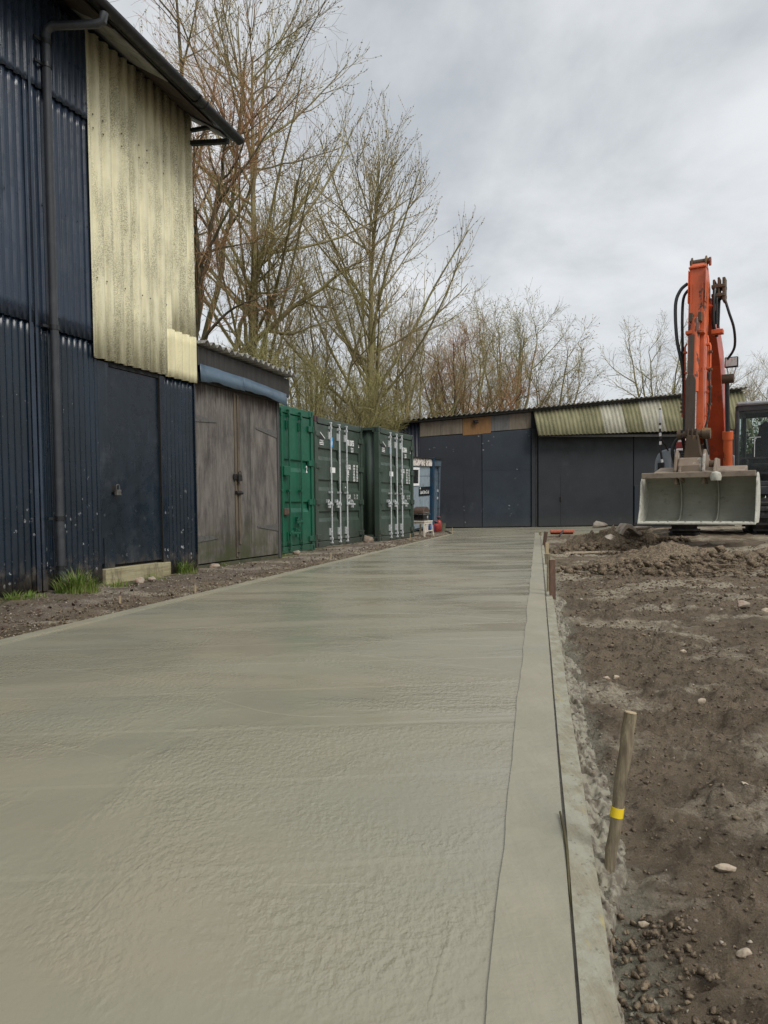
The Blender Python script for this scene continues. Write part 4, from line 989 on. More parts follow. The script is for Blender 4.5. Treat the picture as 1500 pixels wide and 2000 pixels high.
# ------------------------------------------------------------------ shipping containers
def container(p0, W, paint_m, bar_m, label, grooves, bars, handles, idtext=None, number=None, hinge_z=(0.22, 0.9, 1.62, 2.25), seam=None, castmat=None, depth=6.06, group='shipping containers in the row'):
    H = 2.59
    root = empty('shipping_container', (p0[0], p0[1], 0.015), ROW); tag(root, label, 'container', group)
    PW = 0.10
    # corrugated sides, back, roof
    def side(x, sgn, nm):
        ysl = np.arange(0.12, depth - 0.1, 0.035); V = []; F = []
        for y in ysl:
            t = (y / 0.28) % 1.0; o = 0.036 * np.clip(min(t, 1 - t) * 5 - 0.6, 0, 1)
            V += [(x - sgn * o, y, 0.16), (x - sgn * o, y, H - 0.08)]
        for k in range(len(ysl)-1): F.append((2*k, 2*k+2, 2*k+3, 2*k+1))
        link_mesh(nm, np_mesh(nm, np.array(V), np.array(F)), paint_m, root, False, solid=0.003)
    side(0.045, -1, 'side_panel'); side(W - 0.045, 1, 'side_panel')
    b = MB(); b.box(0.03, W - 0.03, depth - 0.08, depth - 0.04, 0.1, H - 0.05); b.build('end_panel', paint_m, root)
    b = MB(); b.box(0.06, W - 0.06, 0.1, depth - 0.1, H - 0.05, H - 0.02); b.build('roof', paint_m, root)
    for x in (0.0, W - 0.07):
        b = MB(); b.box(x, x + 0.07, 0.17, depth - 0.17, H - 0.075, H - 0.008); b.build('top_rail', paint_m, root, bevel=0.006)
        b = MB(); b.box(x + 0.005, x + 0.065, 0.17, depth - 0.17, 0.0, 0.16); b.build('bottom_rail', paint_m, root, bevel=0.006)
    for x in (0.0, W - PW):
        b = MB(); b.box(x + 0.004, x + PW - 0.004, 0.004, 0.13, 0.12, H - 0.12); b.build('corner_post', paint_m, root, bevel=0.008)
        b = MB(); b.box(x + 0.004, x + PW - 0.004, depth - 0.13, depth - 0.004, 0.12, H - 0.12); b.build('corner_post', paint_m, root, bevel=0.008)
    for x in (0.0, W - 0.162):
        for z in (0.0, H - 0.118):
            for y0 in (0.0, depth - 0.17):
                cst = MB(); cst.box(x, x + 0.162, y0, y0 + 0.17, z, z + 0.118)
                c = cst.build('corner_casting', castmat if (castmat and z > 1 and x == 0.0) else paint_m, root, bevel=0.008)
                h = MB(); h.lathe([(0.0001, 0), (0.034, 0.0), (0.034, 0.0015)], (0, 0, 0), 12)
                h.v = [(x + 0.085 + a * 0.8, y0 - 0.001 - cc * 0.5 if y0 == 0 else y0 + 0.171, z + 0.059 + bb * 1.25) for a, bb, cc in h.v]
                h.build('casting_hole', MAT['black_dull'], c)
                if x == 0.0:
                    h = MB(); h.lathe([(0.0001, 0), (0.034, 0.0), (0.034, 0.0015)], (0, 0, 0), 12)
                    h.v = [(-0.001 - cc * 0.5, y0 + 0.085 + a * 0.8, z + 0.059 + bb * 1.25) for a, bb, cc in h.v]
                    h.build('casting_hole', MAT['black_dull'], c)
    b = MB(); b.box(0.163, W - 0.163, 0.012, 0.11, H - 0.135, H - 0.012); b.build('header', paint_m, root, bevel=0.008)
    b = MB(); b.box(0.163, W - 0.163, 0.012, 0.11, 0.006, 0.12); b.build('sill', paint_m, root, bevel=0.008)
    seam = seam if seam is not None else W / 2
    DZ0, DZ1 = 0.135, H - 0.15
    doors = []
    for (a, c) in ((PW + 0.012, seam - 0.008), (seam + 0.008, W - PW - 0.012)):
        prof = [(DZ0, 0.030)]
        for (z0, z1) in sorted(grooves): prof += [(z0, 0.030), (z0 + 0.075, 0.066), (z1 - 0.028, 0.066), (z1, 0.030)]
        prof += [(DZ1, 0.030)]
        V = []; F = []; fr = 0.075
        for z, y in prof: V += [(a + fr, y, z), (c - fr, y, z)]
        for k in range(len(prof)-1): F.append((2*k, 2*k+1, 2*k+3, 2*k+2))
        bb = MB(); bb.add(V, F); k0 = len(prof)
        # side cheeks of the grooves, frame stiles and back
        for (z0, z1) in grooves:
            for x in (a + fr, c - fr): bb.add([(x, 0.030, z0), (x, 0.066, z0 + 0.075), (x, 0.066, z1 - 0.028), (x, 0.030, z1)], [(0, 1, 2, 3)])
        bb.box(a, a + fr, 0.030, 0.075, DZ0, DZ1); bb.box(c - fr, c, 0.030, 0.075, DZ0, DZ1)
        bb.box(a, c, 0.0702, 0.085, DZ0, DZ1)
        d = bb.build('door', paint_m, root); doors.append(d)
        g = MB(); g.box(a - 0.009, a, 0.026, 0.08, DZ0, DZ1); g.build('gasket', MAT['gasket'], d)
    g = MB(); g.box(PW, W - PW, 0.078, 0.10, 0.11, H - 0.12); g.build('door_surround', MAT['gasket'], root)
    for di, xb in bars:
        d = doors[di]; y = -0.022
        b = MB(); b.tube([(xb, y, 0.065), (xb, y, H - 0.075)], 0.0165, 8); rod = b.build('locking_bar', bar_m, d, smooth=True)
        for z in (0.30, H - 0.34): b = MB(); b.box(xb - 0.048, xb + 0.006, -0.006, 0.0298, z - 0.075, z + 0.075); b.build('bearing_plate', bar_m, d, bevel=0.004)
        for z in (0.16, H - 0.18): b = MB(); b.box(xb - 0.022, xb + 0.022, y - 0.022, 0.0295, z - 0.026, z + 0.026); b.build('cam', bar_m, d, bevel=0.004)
        for z in (0.075, H - 0.085): b = MB(); b.box(xb - 0.026, xb + 0.03, y - 0.017, 0.010, z - 0.014, z + 0.014); b.build('cam_keeper', bar_m, d, bevel=0.004)
        b = MB(); b.box(xb - 0.05, xb + 0.02, y - 0.02, 0.029, 1.08, 1.12)
        b.build('bar_guide', bar_m, d, bevel=0.004)
    for di, xb, L, z in handles:
        d = doors[di]; s = 1 if L > 0 else -1
        b = MB(); b.bar((xb, -0.045, z), (xb + L, -0.052, z - 0.012), 0.012, 0.034)
        b.build('handle', bar_m, d, bevel=0.004)
        b = MB(); xm = xb + 0.62 * L
        b.box(xm - 0.016, xm + 0.016, -0.035, 0.030, z + 0.02, z + 0.085); b.box(xm - 0.03, xm + 0.03, -0.062, -0.02, z - 0.085, z - 0.035)
        b.bar((xm, -0.04, z + 0.07), (xm + s * 0.07, -0.04, z + 0.02), 0.012, 0.022); b.bar((xb - s * 0.03, -0.03, z - 0.03), (xb + s * 0.09, -0.03, z + 0.03), 0.02, 0.04)
        b.build('handle_catch', bar_m, d, bevel=0.003)
    for z in hinge_z:
        b = MB(); b.box(W - PW - 0.12, W - 0.03, -0.010, 0.035, z - 0.05, z + 0.05); b.tube([(W - 0.045, -0.012, z - 0.06), (W - 0.045, -0.012, z + 0.06)], 0.016, 8); b.build('hinge', paint_m, doors[1], bevel=0.006)
        b = MB(); b.box(0.03, PW + 0.12, -0.010, 0.035, z - 0.05, z + 0.05); b.build('hinge', paint_m, doors[0], bevel=0.006)
    if idtext:
        wm = MAT['white']; y = 0.0285; d = doors[1]
        text('identification_number', idtext[0], 1.60, 2.125, 0.165, wm, d, y, 0.44, 0.04); text('check_digit', idtext[1], 2.24, 2.115, 0.165, wm, d, y, 0.5, 0.025)
        text('size_code', '22G1', 1.82, 1.99, 0.135, wm, d, y, 0.5, 0.025)
        x0, x1, x2 = 1.545, 1.93, 2.07
        for k, (t, v) in enumerate((('MAX.GR.', (('30 480', 'KG'), ('67 200', 'LB'))), ('TARE', (('2 170', 'KG'), ('4 780', 'LB'))), ('NET', (('28 310', 'KG'), ('62 420', 'LB'))))):
            z = 1.660 - k * 0.125
            text('weight_heading', t, x0, z - 0.045, 0.135, wm, d, y, 0.50, 0.04)
            for j, (a, c) in enumerate(v):
                text('weight_value', a, x1, z + 0.012 - j * 0.062, 0.066, wm, d, y, 0.60, 0.05); text('weight_unit', c, x2 + 0.05, z + 0.012 - j * 0.062, 0.066, wm, d, y, 0.85, 0.05)
        text('weight_heading', 'CU.CAP.', x0, 0.975, 0.13, wm, d, y, 0.5, 0.025)
        for j, (a, c) in enumerate((('33.2', 'CU.M'), ('1 172', 'CU.F'))): text('weight_value', a, x1 + 0.03, 1.03 - j * 0.062, 0.055, wm, d, y, 0.62, 0.02); text('weight_unit', c, x2 + 0.03, 1.03 - j * 0.062, 0.055, wm, d, y, 0.62, 0.02)
        d = doors[0]
        q = MB(); q.prism([(0.745, 2.03), (0.885, 2.03), (0.885, 2.23), (0.745, 2.23)], 'y', 0.0268, 0.0285); s_ = q.build('sticker', MAT['sticker'], d)
        q = MB(); q.box(0.785, 0.85, 0.0255, 0.0265, 2.07, 2.085); q.box(0.785, 0.805, 0.0255, 0.0265, 2.085, 2.19); q.box(0.83, 0.85, 0.0255, 0.0265, 2.085, 2.15); q.build('sticker_print', MAT['white'], s_)
        q = MB(); q.box(0.745, 0.985, 0.0268, 0.0285, 1.505, 1.615); q.build('placard', MAT['white'], d)
        # emblem: black roof outline over white lettering bars
        e = MB(); e.prism([(0.235, 2.13), (0.235, 2.28), (0.262, 2.30), (0.50, 2.195), (0.50, 2.175), (0.46, 2.185), (0.46, 2.03), (0.235, 2.03)], 'y', 0.0272, 0.0285); em = e.build('emblem', MAT['black'], d)
        e = MB(); e.prism([(0.255, 2.295), (0.275, 2.305), (0.515, 2.185), (0.505, 2.172)], 'y', 0.0258, 0.027)
        e.box(0.25, 0.445, 0.0258, 0.027, 2.075, 2.092); e.prism([(0.25, 2.045), (0.445, 2.04), (0.445, 2.055), (0.25, 2.06)], 'y', 0.0258, 0.027); e.build('emblem_lines', MAT['white'], em)
        text('emblem_lettering', 'CONTAINERS', 0.252, 2.105, 0.055, wm, em, 0.0262, 0.52, 0.02)
        q = MB(); q.box(seam - 0.05, seam + 0.15, -0.06, 0.03, 1.12, 1.30); lb = q.build('lock_box', paint_m, doors[1], bevel=0.01)
        q = MB(); q.box(seam + 0.06, seam + 0.09, -0.063, -0.060, 1.20, 1.225); q.build('lock_tag', MAT['white'], lb)
    if number:
        text('number', number, W - 0.285, 1.45, 0.17, MAT['white'], doors[1], 0.0285, 0.7, 0.03)
        q = MB(); q.box(seam - 0.10, seam + 0.13, -0.075, 0.03, 1.36, 1.52); q.build('lock_box', paint_m, doors[1], bevel=0.01)
        q = MB(); q.box(seam - 0.04, seam + 0.14, -0.03, 0.028, 0.68, 0.79); q.build('rusty_plate', MAT['rust'], doors[1], bevel=0.005)
    return root
container((-1.30 - 0.71, 14.0 - 1.87), 2.0, MAT['green'], MAT['green'], 'bright green shipping container marked with a white 2', ((1.44, 1.66), (0.72, 0.91)),
          ((0, 0.70), (1, 0.98), (1, 1.44)), ((1, 1.44, -0.26, 0.55), (1, 0.98, 0.34, 0.36)), None, '2', seam=0.80)
container((-1.32, 14.5), 2.438, MAT['olive'], MAT['galv'], 'dark olive shipping container numbered 200755 beside the green one', ((1.74, 1.985), (1.13, 1.355), (0.51, 0.72)),
          ((0, 0.69), (0, 1.11), (1, 1.48)), ((0, 0.69, -0.25, 0.87), (0, 1.11, -0.25, 0.87), (1, 1.48, 0.36, 0.87)), ('TRIU 200755', '2'), castmat=MAT['cast_red'])
container((-0.09, 16.7), 2.438, MAT['olive2'], MAT['galv'], 'farther dark olive shipping container numbered 200494, set forward', ((1.74, 1.985), (1.13, 1.355), (0.51, 0.72)),
          ((0, 0.69), (0, 1.11), (1, 1.48)), ((0, 0.69, -0.25, 0.87), (0, 1.11, -0.25, 0.87), (1, 1.48, 0.36, 0.87)), ('TRIU 200494', '3'))

# ------------------------------------------------------------------ pale blue cabin beyond the containers, leaning a little
cabin = empty('site_cabin', (0.967, 22.559, 0.0), math.atan2(1, 0.4)); tag(cabin, 'small peeling pale blue timber cabin beside the far container', 'cabin')
cabin.rotation_euler = (rad(2.0), rad(-2.0), math.atan2(1, 0.4))
b = MB(); b.box(-1.2, 2.3, 0.05, 2.2, 0.05, 2.12); b.build('wall', MAT['cabin_side'], cabin)
for (u0, u1) in ((-1.2, -0.45), (-0.44, 0.30), (0.31, 1.30)):
    b = MB(); b.box(u0, u1, 0.0, 0.045, 0.12, 1.70); b.build('wall_board', MAT['cabin'], cabin)
    b = MB(); b.box(u0, u1, 0.004, 0.046, 1.715, 2.02); b.build('wall_board', MAT['cabin'], cabin)
b = MB(); b.box(-1.25, 1.42, -0.06, 0.05, 2.02, 2.24); b.build('fascia', MAT['flaky'], cabin, bevel=0.008)
b = MB(); b.box(-1.3, 2.4, -0.1, 2.3, 2.245, 2.29); b.build('roof', MAT['black_dull'], cabin)
b = MB(); b.box(1.315, 1.47, -0.10, 0.05, 0.05, 2.30); b.build('post', MAT['cabin_blue'], cabin, bevel=0.008)
b = MB(); b.box(1.55, 2.20, 0.02, 0.049, 0.15, 1.85); d = b.build('door', MAT['cabin_side'], cabin, bevel=0.004)
for x, z in ((1.60, 1.20), (1.64, 1.08), (2.15, 1.22), (2.14, 0.98)):
    h = MB(); h.box(x - 0.035, x + 0.035, -0.01, 0.02, z - 0.04, z + 0.04); h.build('door_fitting', MAT['galv'], d, bevel=0.005)
b = MB(); b.box(2.21, 2.32, -0.03, 0.05, 0.08, 2.0); b.build('post', MAT['cabin_side'], cabin, bevel=0.006)
b = MB(); b.box(1.48, 2.33, -0.05, 0.05, 2.03, 2.235); b.build('fascia', MAT['cabin_side'], cabin)
wf = MB(); wf.box(-0.50, 0.20, -0.03, 0.0, 1.42, 1.49); wf.box(-0.50, 0.20, -0.03, 0.0, 1.90, 1.97); wf.box(-0.50, -0.43, -0.029, 0.0, 1.49, 1.90); wf.box(0.13, 0.20, -0.029, 0.0, 1.49, 1.90)
wo_ = wf.build('window', MAT['white'], cabin, bevel=0.004)
b = MB(); b.box(-0.43, 0.13, -0.012, -0.002, 1.49, 1.90); b.build('pane', MAT['black'], wo_)
b = MB(); b.box(0.22, 1.26, -0.022, -0.002, 1.10, 1.38); s_ = b.build('name_board', MAT['black'], cabin, bevel=0.005)
text('lettering', 'London Diner Co. Ltd', 0.30, 1.165, 0.155, MAT['white'], s_, -0.024, 0.60, 0.02)
b = MB(); b.lathe([(0.0001, 0), (0.035, 0.0), (0.035, 0.002)], (0, 0, 0), 10); b.v = [(0.29 + a, -0.024 - c, 1.335 + bb) for a, bb, c in b.v]; b.build('sign_mark', MAT['white'], s_)

# barbecue on its white stand
st = empty('low_table', (1.02, 19.75, gz(1.0, 19.7)), rad(68)); tag(st, 'low cream painted table with splayed legs beyond the far container', 'table')
b = MB(); b.box(-0.34, 0.36, -0.18, 0.2, 0.375, 0.41); b.build('tabletop', MAT['cream_pt'], st, bevel=0.006)
b = MB(); b.box(-0.32, 0.34, -0.165, 0.18, 0.325, 0.374); b.build('apron', MAT['cream_pt'], st)
for sx, sy in ((-1, -1), (1, -1), (-1, 1), (1, 1)):
    b = MB(); b.bar((0.30 * sx, 0.15 * sy, 0.34), (0.37 * sx, 0.19 * sy, -0.05), 0.04, 0.04); b.build('leg', MAT['cream_pt'], st)
b = MB(); b.bar((-0.34, -0.17, 0.14), (0.34, -0.17, 0.14), 0.02, 0.025); b.build('stretcher', MAT['cream_pt'], st)
bq = empty('barbecue', (1.0, 19.75, gz(1.0, 19.7) + 0.411), rad(68)); tag(bq, 'black barbecue with brown domed lid standing on the cream table', 'barbecue')
b = MB(); b.prism([(-0.24, 0.01), (0.24, 0.01), (0.28, 0.16), (-0.28, 0.16)], 'y', -0.15, 0.15); b.build('bowl', MAT['black'], bq, bevel=0.02)
b = MB(); b.prism([(-0.27, 0.185)] + [(-0.27 * math.cos(t), 0.185 + 0.19 * math.sin(t)) for t in np.linspace(0.1, 3.04, 12)] + [(0.27, 0.185)], 'y', -0.15, 0.15); lid = b.build('lid', MAT['brown_iron'], bq, bevel=0.02)
b = MB(); b.box(-0.285, 0.285, -0.16, 0.16, 0.161, 0.184); b.build('rim', MAT['steel'], bq)
b = MB(); b.tube([(-0.10, -0.152, 0.22), (-0.10, -0.19, 0.22), (0.10, -0.19, 0.22), (0.10, -0.152, 0.22)], 0.011, 6); b.build('lid_handle', MAT['steel'], lid)
b = MB(); b.box(0.02, 0.06, -0.17, -0.15, 0.06, 0.13); b.build('dial', MAT['galv'], bq)
def bottle(name, loc, r, h, mat, label, cat, neckm=None):
    o = empty(name, loc); tag(o, label, cat)
    b = MB(); b.lathe([(r * 0.8, 0), (r, 0.03), (r, h * 0.78), (r * 0.75, h * 0.9), (r * 0.35, h)], (0, 0, 0), 14); b.build('body', mat, o, smooth=True)
    b = MB(); b.lathe([(r * 0.3, h * 0.98), (r * 0.3, h * 1.08), (r * 0.5, h * 1.09), (r * 0.5, h * 1.2)], (0, 0, 0), 10); b.build('valve', neckm or MAT['black'], o, smooth=True)
    c = MB(); c.tube([(r * 0.62 * math.cos(t), r * 0.62 * math.sin(t), h * 1.22) for t in np.linspace(0, 6.283, 13)], 0.012, 6); c.build('collar', mat, o, smooth=True)
bottle('gas_bottle', (1.56, 22.3, gz(1.3, 22.3)), 0.115, 0.26, MAT['red'], 'red gas bottle at the foot of the pale blue cabin', 'gas bottle')
bottle('gas_bottle', (1.68, 22.75, gz(1.4, 22.7) + 0.0), 0.10, 0.36, MAT['red'], 'taller red gas cylinder behind the short red bottle by the cabin', 'gas bottle')
bottle('gas_bottle', (1.40, 21.95, gz(1.2, 21.9)), 0.085, 0.24, MAT['blue_pl'], 'small blue bottle beside the red gas bottle by the cabin', 'gas bottle', MAT['white'])
p = empty('bucket_tub', (1.83, 23.6, -0.02)); tag(p, 'grey-green tub on the ground at the cabin corner near the barn', 'tub')
b = MB(); b.lathe([(0.11, 0), (0.14, 0.26), (0.15, 0.27), (0.135, 0.27), (0.105, 0.03)], (0, 0, 0), 14); b.build('tub_wall', MAT['pot'], p, smooth=True)
b = MB(); b.box(-0.05, 0.05, -0.04, 0.04, -0.1, 0.55); tag(b.build('short_post', MAT['flaky'], loc=(1.22, 21.3, gz(1.2, 21.3)), bevel=0.01), 'short flaky white post between the cream table and gas bottles', 'post')

# ------------------------------------------------------------------ far barn
far = empty('far_barn', (1.0, 26.1, 0.0), math.atan2(0.1, 1)); tag(far, 'long low dark blue barn with mossy corrugated canopy across the yard end', 'barn')
def rz_(u): return 3.795 + 0.0945 * u
b = MB(); b.prism([(-1.2, -0.1), (12.0, -0.1), (12.0, rz_(12.0) - 0.12), (-1.2, rz_(-1.2) - 0.12)], 'y', 0.06, 9.0); b.build('wall', MAT['barn_c'], far)
sheet('cladding_sheet', -1.25, 0.28, 0.0, 3.70, 0.03, sine(0.13, 0.03), far, MAT['barn_a'], 0.0163, 2, 0.003, edge=lambda x: (0.0, rz_(x) - 0.12))
# sliding doors and panels
def panel(nm, poly, y, mt, bev=0.006): 
    b = MB(); b.prism(poly, 'y', y, 0.055); return b.build(nm, MAT[mt], far, bevel=bev)
panel('door_panel', [(0.29, 0.03), (2.50, 0.03), (2.50, 3.33), (0.29, 3.19)], 0.012, 'barn_a')
panel('door_panel', [(2.515, 0.03), (4.28, 0.03), (4.28, 3.49), (2.515, 3.335)], 0.0, 'barn_b')
for (u, z0, z1) in ((1.85, 0.05, 1.9),):
    b = MB(); b.box(u, u + 0.008, 0.006, 0.013, z0, z1); b.build('panel_joint', MAT['black_dull'], far)
b = MB(); b.box(2.53, 4.27, -0.006, -0.001, 2.04, 2.048); b.build('panel_joint', MAT['barn_a'], far)
b = MB(); b.box(4.29, 4.42, -0.05, 0.055, 0.0, 3.5); b.build('post', MAT['barn_c'], far, bevel=0.01)
b = MB(); b.box(4.43, 4.50, -0.02, 0.05, 0.0, 3.45); b.build('post', MAT['black_dull'], far)
panel('door_panel', [(4.55, 0.03), (8.06, 0.03), (8.06, 3.36), (4.55, 3.36)], -0.01, 'barn_c')
panel('door_panel', [(8.10, 0.03), (11.9, 0.03), (11.9, 3.40), (8.10, 3.40)], 0.01, 'barn_c')
b = MB(); b.box(8.12, 8.26, -0.02, 0.009, 0.1, 1.45); b.build('cover_plate', MAT['barn_b'], far, bevel=0.004)
b = MB(); b.box(5.35, 5.40, -0.05, -0.011, 0.92, 1.08); b.build('latch', MAT['iron'], far, bevel=0.004)
b = MB(); b.box(5.365, 5.372, -0.016, -0.011, 0.05, 1.9); b.build('panel_joint', MAT['black_dull'], far)
for (u0, u1, mt) in ((0.30, 1.02, 'brd_brown'), (1.025, 1.82, 'brd_brown'), (1.825, 2.83, 'brd_orange'), (2.835, 3.49, 'brd_grey'), (3.495, 4.29, 'brd_brown')):
    lo_ = lambda u: 3.20 + 0.0745 * (u - 0.3)
    drop = -0.05 if mt == 'brd_orange' else 0.02
    b = MB(); b.prism([(u0, lo_(u0) + drop), (u1, lo_(u1) + drop), (u1, rz_(u1) - 0.115), (u0, rz_(u0) - 0.115)], 'y', 0.0 if mt == 'brd_orange' else 0.015, 0.058); b.build('wall_board', MAT[mt], far, bevel=0.003)
lamp = MB(); lamp.box(2.20, 2.36, -0.08, -0.001, 3.72, 3.80); lamp.bar((2.28, -0.08, 3.76), (2.28, -0.16, 3.70), 0.14, 0.08); lamp.build('floodlight', MAT['black'], far, bevel=0.008)
# roof verge and corrugated roof
for k in range(6):
    u0 = -1.35 + k * 2.27; u1 = u0 + 2.30
    xs = np.arange(u0, u1, 0.0225); ysl = np.array([-0.30, 3.0, 6.0, 9.2]); X, Y = np.meshgrid(xs, ysl)
    Z = rz_(X) + 0.028 * np.sin(2 * np.pi * X / 0.178) + 0.006 * (k % 2) - 0.02 * np.clip(Y, 0, 9)
    m = len(xs); i = np.arange(3)[:, None] * m + np.arange(m-1)[None, :]
    f = np.stack([i, i+1, i+m+1, i+m], -1).reshape(-1, 4)
    link_mesh('roof_sheet', np_mesh('roof_sheet', np.stack([X, Y, Z], -1).reshape(-1, 3), f), MAT['roof_old'], far, True, solid=0.008)
b = MB(); b.prism([(-1.3, rz_(-1.3) - 0.10), (12.1, rz_(12.1) - 0.10), (12.1, rz_(12.1) - 0.035), (-1.3, rz_(-1.3) - 0.035)], 'y', -0.12, 0.0); b.build('verge_board', MAT['ply_dark'], far)
# hanging canopy sheets, sloping outwards
cn = [(4.36, 5.62, 'canopy', 0.0), (5.60, 6.78, 'canopy', 0.0), (6.76, 7.60, 'canopy_pale', 0.0), (7.58, 8.22, 'canopy', 0.01), (8.20, 9.05, 'canopy_pale', 0.0), (9.03, 10.2, 'canopy', 0.0), (10.18, 11.2, 'canopy', 0.0), (11.18, 12.2, 'canopy', 0.0)]
for (u0, u1, mt, dz) in cn:
    xs = np.arange(u0, u1 + 0.01, 0.0183); V = []; F = []
    for x_ in xs:
        zt = rz_(x_) - 0.10; zb = 3.20 + 0.030 * (x_ - 4.36) + dz
        c_ = 0.024 * math.sin(2 * math.pi * x_ / 0.146)
        xt = x_
        V += [(xt, -0.06 - c_ * 0.7, zt + c_ * 0.4), (x_, -0.62 - c_ * 0.7, zb + c_ * 0.4)]
    for k in range(len(xs)-1): F.append((2*k, 2*k+1, 2*k+3, 2*k+2))
    link_mesh('canopy_sheet', np_mesh('canopy_sheet', np.array(V), np.array(F)), MAT[mt], far, True, solid=0.007)
b = MB(); b.box(4.4, 12.1, -0.56, -0.48, 3.16, 3.24); b.build('canopy_beam', MAT['ply_dark'], far)
for u in (4.5, 6.8, 9.2, 11.6):
    b = MB(); b.bar((u, 0.0, 3.5), (u, -0.52, 3.27), 0.06, 0.06); b.build('canopy_bracket', MAT['ply_dark'], far)

# ------------------------------------------------------------------ excavator (local x to its left side as seen, -y forward)
EX = empty('excavator', (7.4, 16.2, 0.17), rad(-31)); tag(EX, 'worn orange tracked excavator with raised arm and wide grading bucket', 'excavator')
EX['group'] = 'site machine'
OR, OD, RU, HI, BK = MAT['orange'], MAT['orange_d'], MAT['mach_rust'], MAT['hitch'], MAT['black']
def xpr(poly, x0, x1):            # side profile in (forward, z)
    b = MB(); b.prism([(-f_, z) for f_, z in poly], 'x', x0, x1); return b
# undercarriage
ua = rad(9)
def urot(o): o.rotation_euler = (0, 0, ua)
for sx in (-0.78, 0.78):
    W2 = 0.30
    path = []
    for t in np.linspace(-math.pi/2, math.pi/2, 9): path.append((1.30 + 0.34 * math.cos(t), 0.36 + 0.34 * math.sin(t)))
    for t in np.linspace(math.pi/2, 1.5*math.pi, 9): path.append((-1.30 + 0.34 * math.cos(t), 0.36 + 0.34 * math.sin(t)))
    b = xpr(path, sx - W2 * 0.8, sx + W2 * 0.8); tr = b.build('track', MAT['rubber'], EX); urot(tr)
    # grouser bars following the belt
    P = np.array(path + [path[0]]); seg = np.hypot(*np.diff(P, axis=0).T); L = seg.sum(); cum = np.r_[0, np.cumsum(seg)]
    for s_ in np.arange(0, L, 0.135):
        k = min(np.searchsorted(cum, s_, 'right') - 1, len(seg) - 1); t = (s_ - cum[k]) / seg[k]
        p_ = P[k] + (P[k+1] - P[k]) * t; dd = (P[k+1] - P[k]) / seg[k]; nn = np.array([dd[1], -dd[0]])
        q = p_ + nn * 0.02
        g = MB(); g.bar((sx - W2, -q[0], q[1]), (sx + W2, -q[0], q[1]), 0.05, 0.045) if abs(nn[1]) < 0.7 else g.bar((sx - W2, -q[0], q[1]), (sx + W2, -q[0], q[1]), 0.05, 0.04)
        g.build('track_shoe', MAT['rubber'], tr)
b = MB(); b.box(-0.55, 0.55, -0.8, 0.8, 0.35, 0.62); b.lathe([(0.55, 0.60), (0.55, 0.80)], (0, 0, 0), 24); o = b.build('undercarriage', BK, EX, bevel=0.02); urot(o)
# house
b = MB(); b.box(-1.22, 1.22, -1.10, 1.45, 0.80, 0.98); b.build('deck', MAT['cabframe'], EX, bevel=0.02)
# rounded grey tank cover on the outer left, seen from the front
tk = MB(); pf = [(-1.24, 0.98), (-1.24, 1.45)] + [(-1.24 + 0.22 * (1 - math.cos(t)), 1.45 + 0.34 * math.sin(t)) for t in np.linspace(0.1, 1.45, 7)] + [(-0.90, 1.82), (-0.90, 0.98)]
tk.prism(pf, 'y', -1.02, 1.4); tk.build('side_cover', MAT['body_grey'], EX, bevel=0.03)
b = MB(); b.box(-0.89, 0.16, 0.25, 1.42, 0.98, 1.72); b.build('engine_cover', MAT['body_grey'], EX, bevel=0.05)
b = MB(); b.box(-0.86, -0.30, -0.62, 0.24, 0.98, 1.36); b.build('front_box', MAT['body_grey'], EX, bevel=0.02)
b = MB(); b.box(-0.84, -0.33, -0.60, 0.2, 1.362, 1.45); b.build('step_plate', BK, EX, bevel=0.01)
b = MB(); b.box(-0.86, -0.40, -0.56, 0.1, 1.452, 1.78); g_ = b.build('air_intake', BK, EX, bevel=0.02)
for z in np.linspace(1.50, 1.72, 6):
    h = MB(); h.box(-0.82, -0.44, -0.572, -0.562, z - 0.008, z + 0.012); h.build('louvre', MAT['cabframe'], g_)
b = MB(); b.box(-0.88, -0.36, -0.58, 0.15, 1.782, 1.83); b.build('intake_lid', MAT['white'], EX, bevel=0.015)
b = MB(); b.box(-0.88, -0.62, -0.56, -0.1, 1.832, 1.975); b.build('red_cap_plate', MAT['red'], EX, bevel=0.01)
b = MB(); b.lathe([(0.085, 1.876), (0.085, 1.95), (0.078, 1.955)], (-0.78, -0.45, 0.1), 16); bc = b.build('beacon', MAT['white'], EX, smooth=True)
b = MB(); b.lathe([(0.10, 1.956), (0.10, 1.985), (0.03, 1.995)], (-0.78, -0.45, 0.1), 16); b.build('beacon_top', MAT['red'], bc, smooth=True)
# striped handrail and mirror on the left
hp = [(-1.02, -1.06, 1.02), (-1.04, -1.08, 1.35), (-1.10, -1.10, 1.75), (-1.115, -1.10, 2.3), (-1.115, -1.10, 2.66)]
b = MB(); b.tube(hp, 0.022, 8); hr = b.build('handrail', BK, EX, smooth=True)
HV = [Vector(q) for q in hp]
def onpath(d):
    for a, c in zip(HV, HV[1:]):
        L = (c - a).length
        if d <= L: return a + (c - a) * (d / L)
        d -= L
    return HV[-1]
for d in (0.10, 0.30, 0.50, 0.88, 1.06, 1.22):
    h = MB(); h.tube([onpath(d), onpath(d + 0.07)], 0.0245, 8); h.build('reflective_band', MAT['white'], hr)
h = MB(); h.tube([onpath(1.34), onpath(1.60), onpath(1.64)], [0.026, 0.027, 0.015], 8); h.build('rail_top', MAT['galv'], hr, smooth=True)
b = MB(); b.tube([(-1.11, -1.10, 2.05), (-0.95, -1.0, 1.75), (-0.80, -0.8, 1.55)], 0.018, 8); b.build('rail_brace', BK, EX, smooth=True)
b = MB(); b.box(-1.17, -1.03, -1.06, -1.03, 1.28, 1.52); b.build('side_hatch', BK, EX, bevel=0.02)
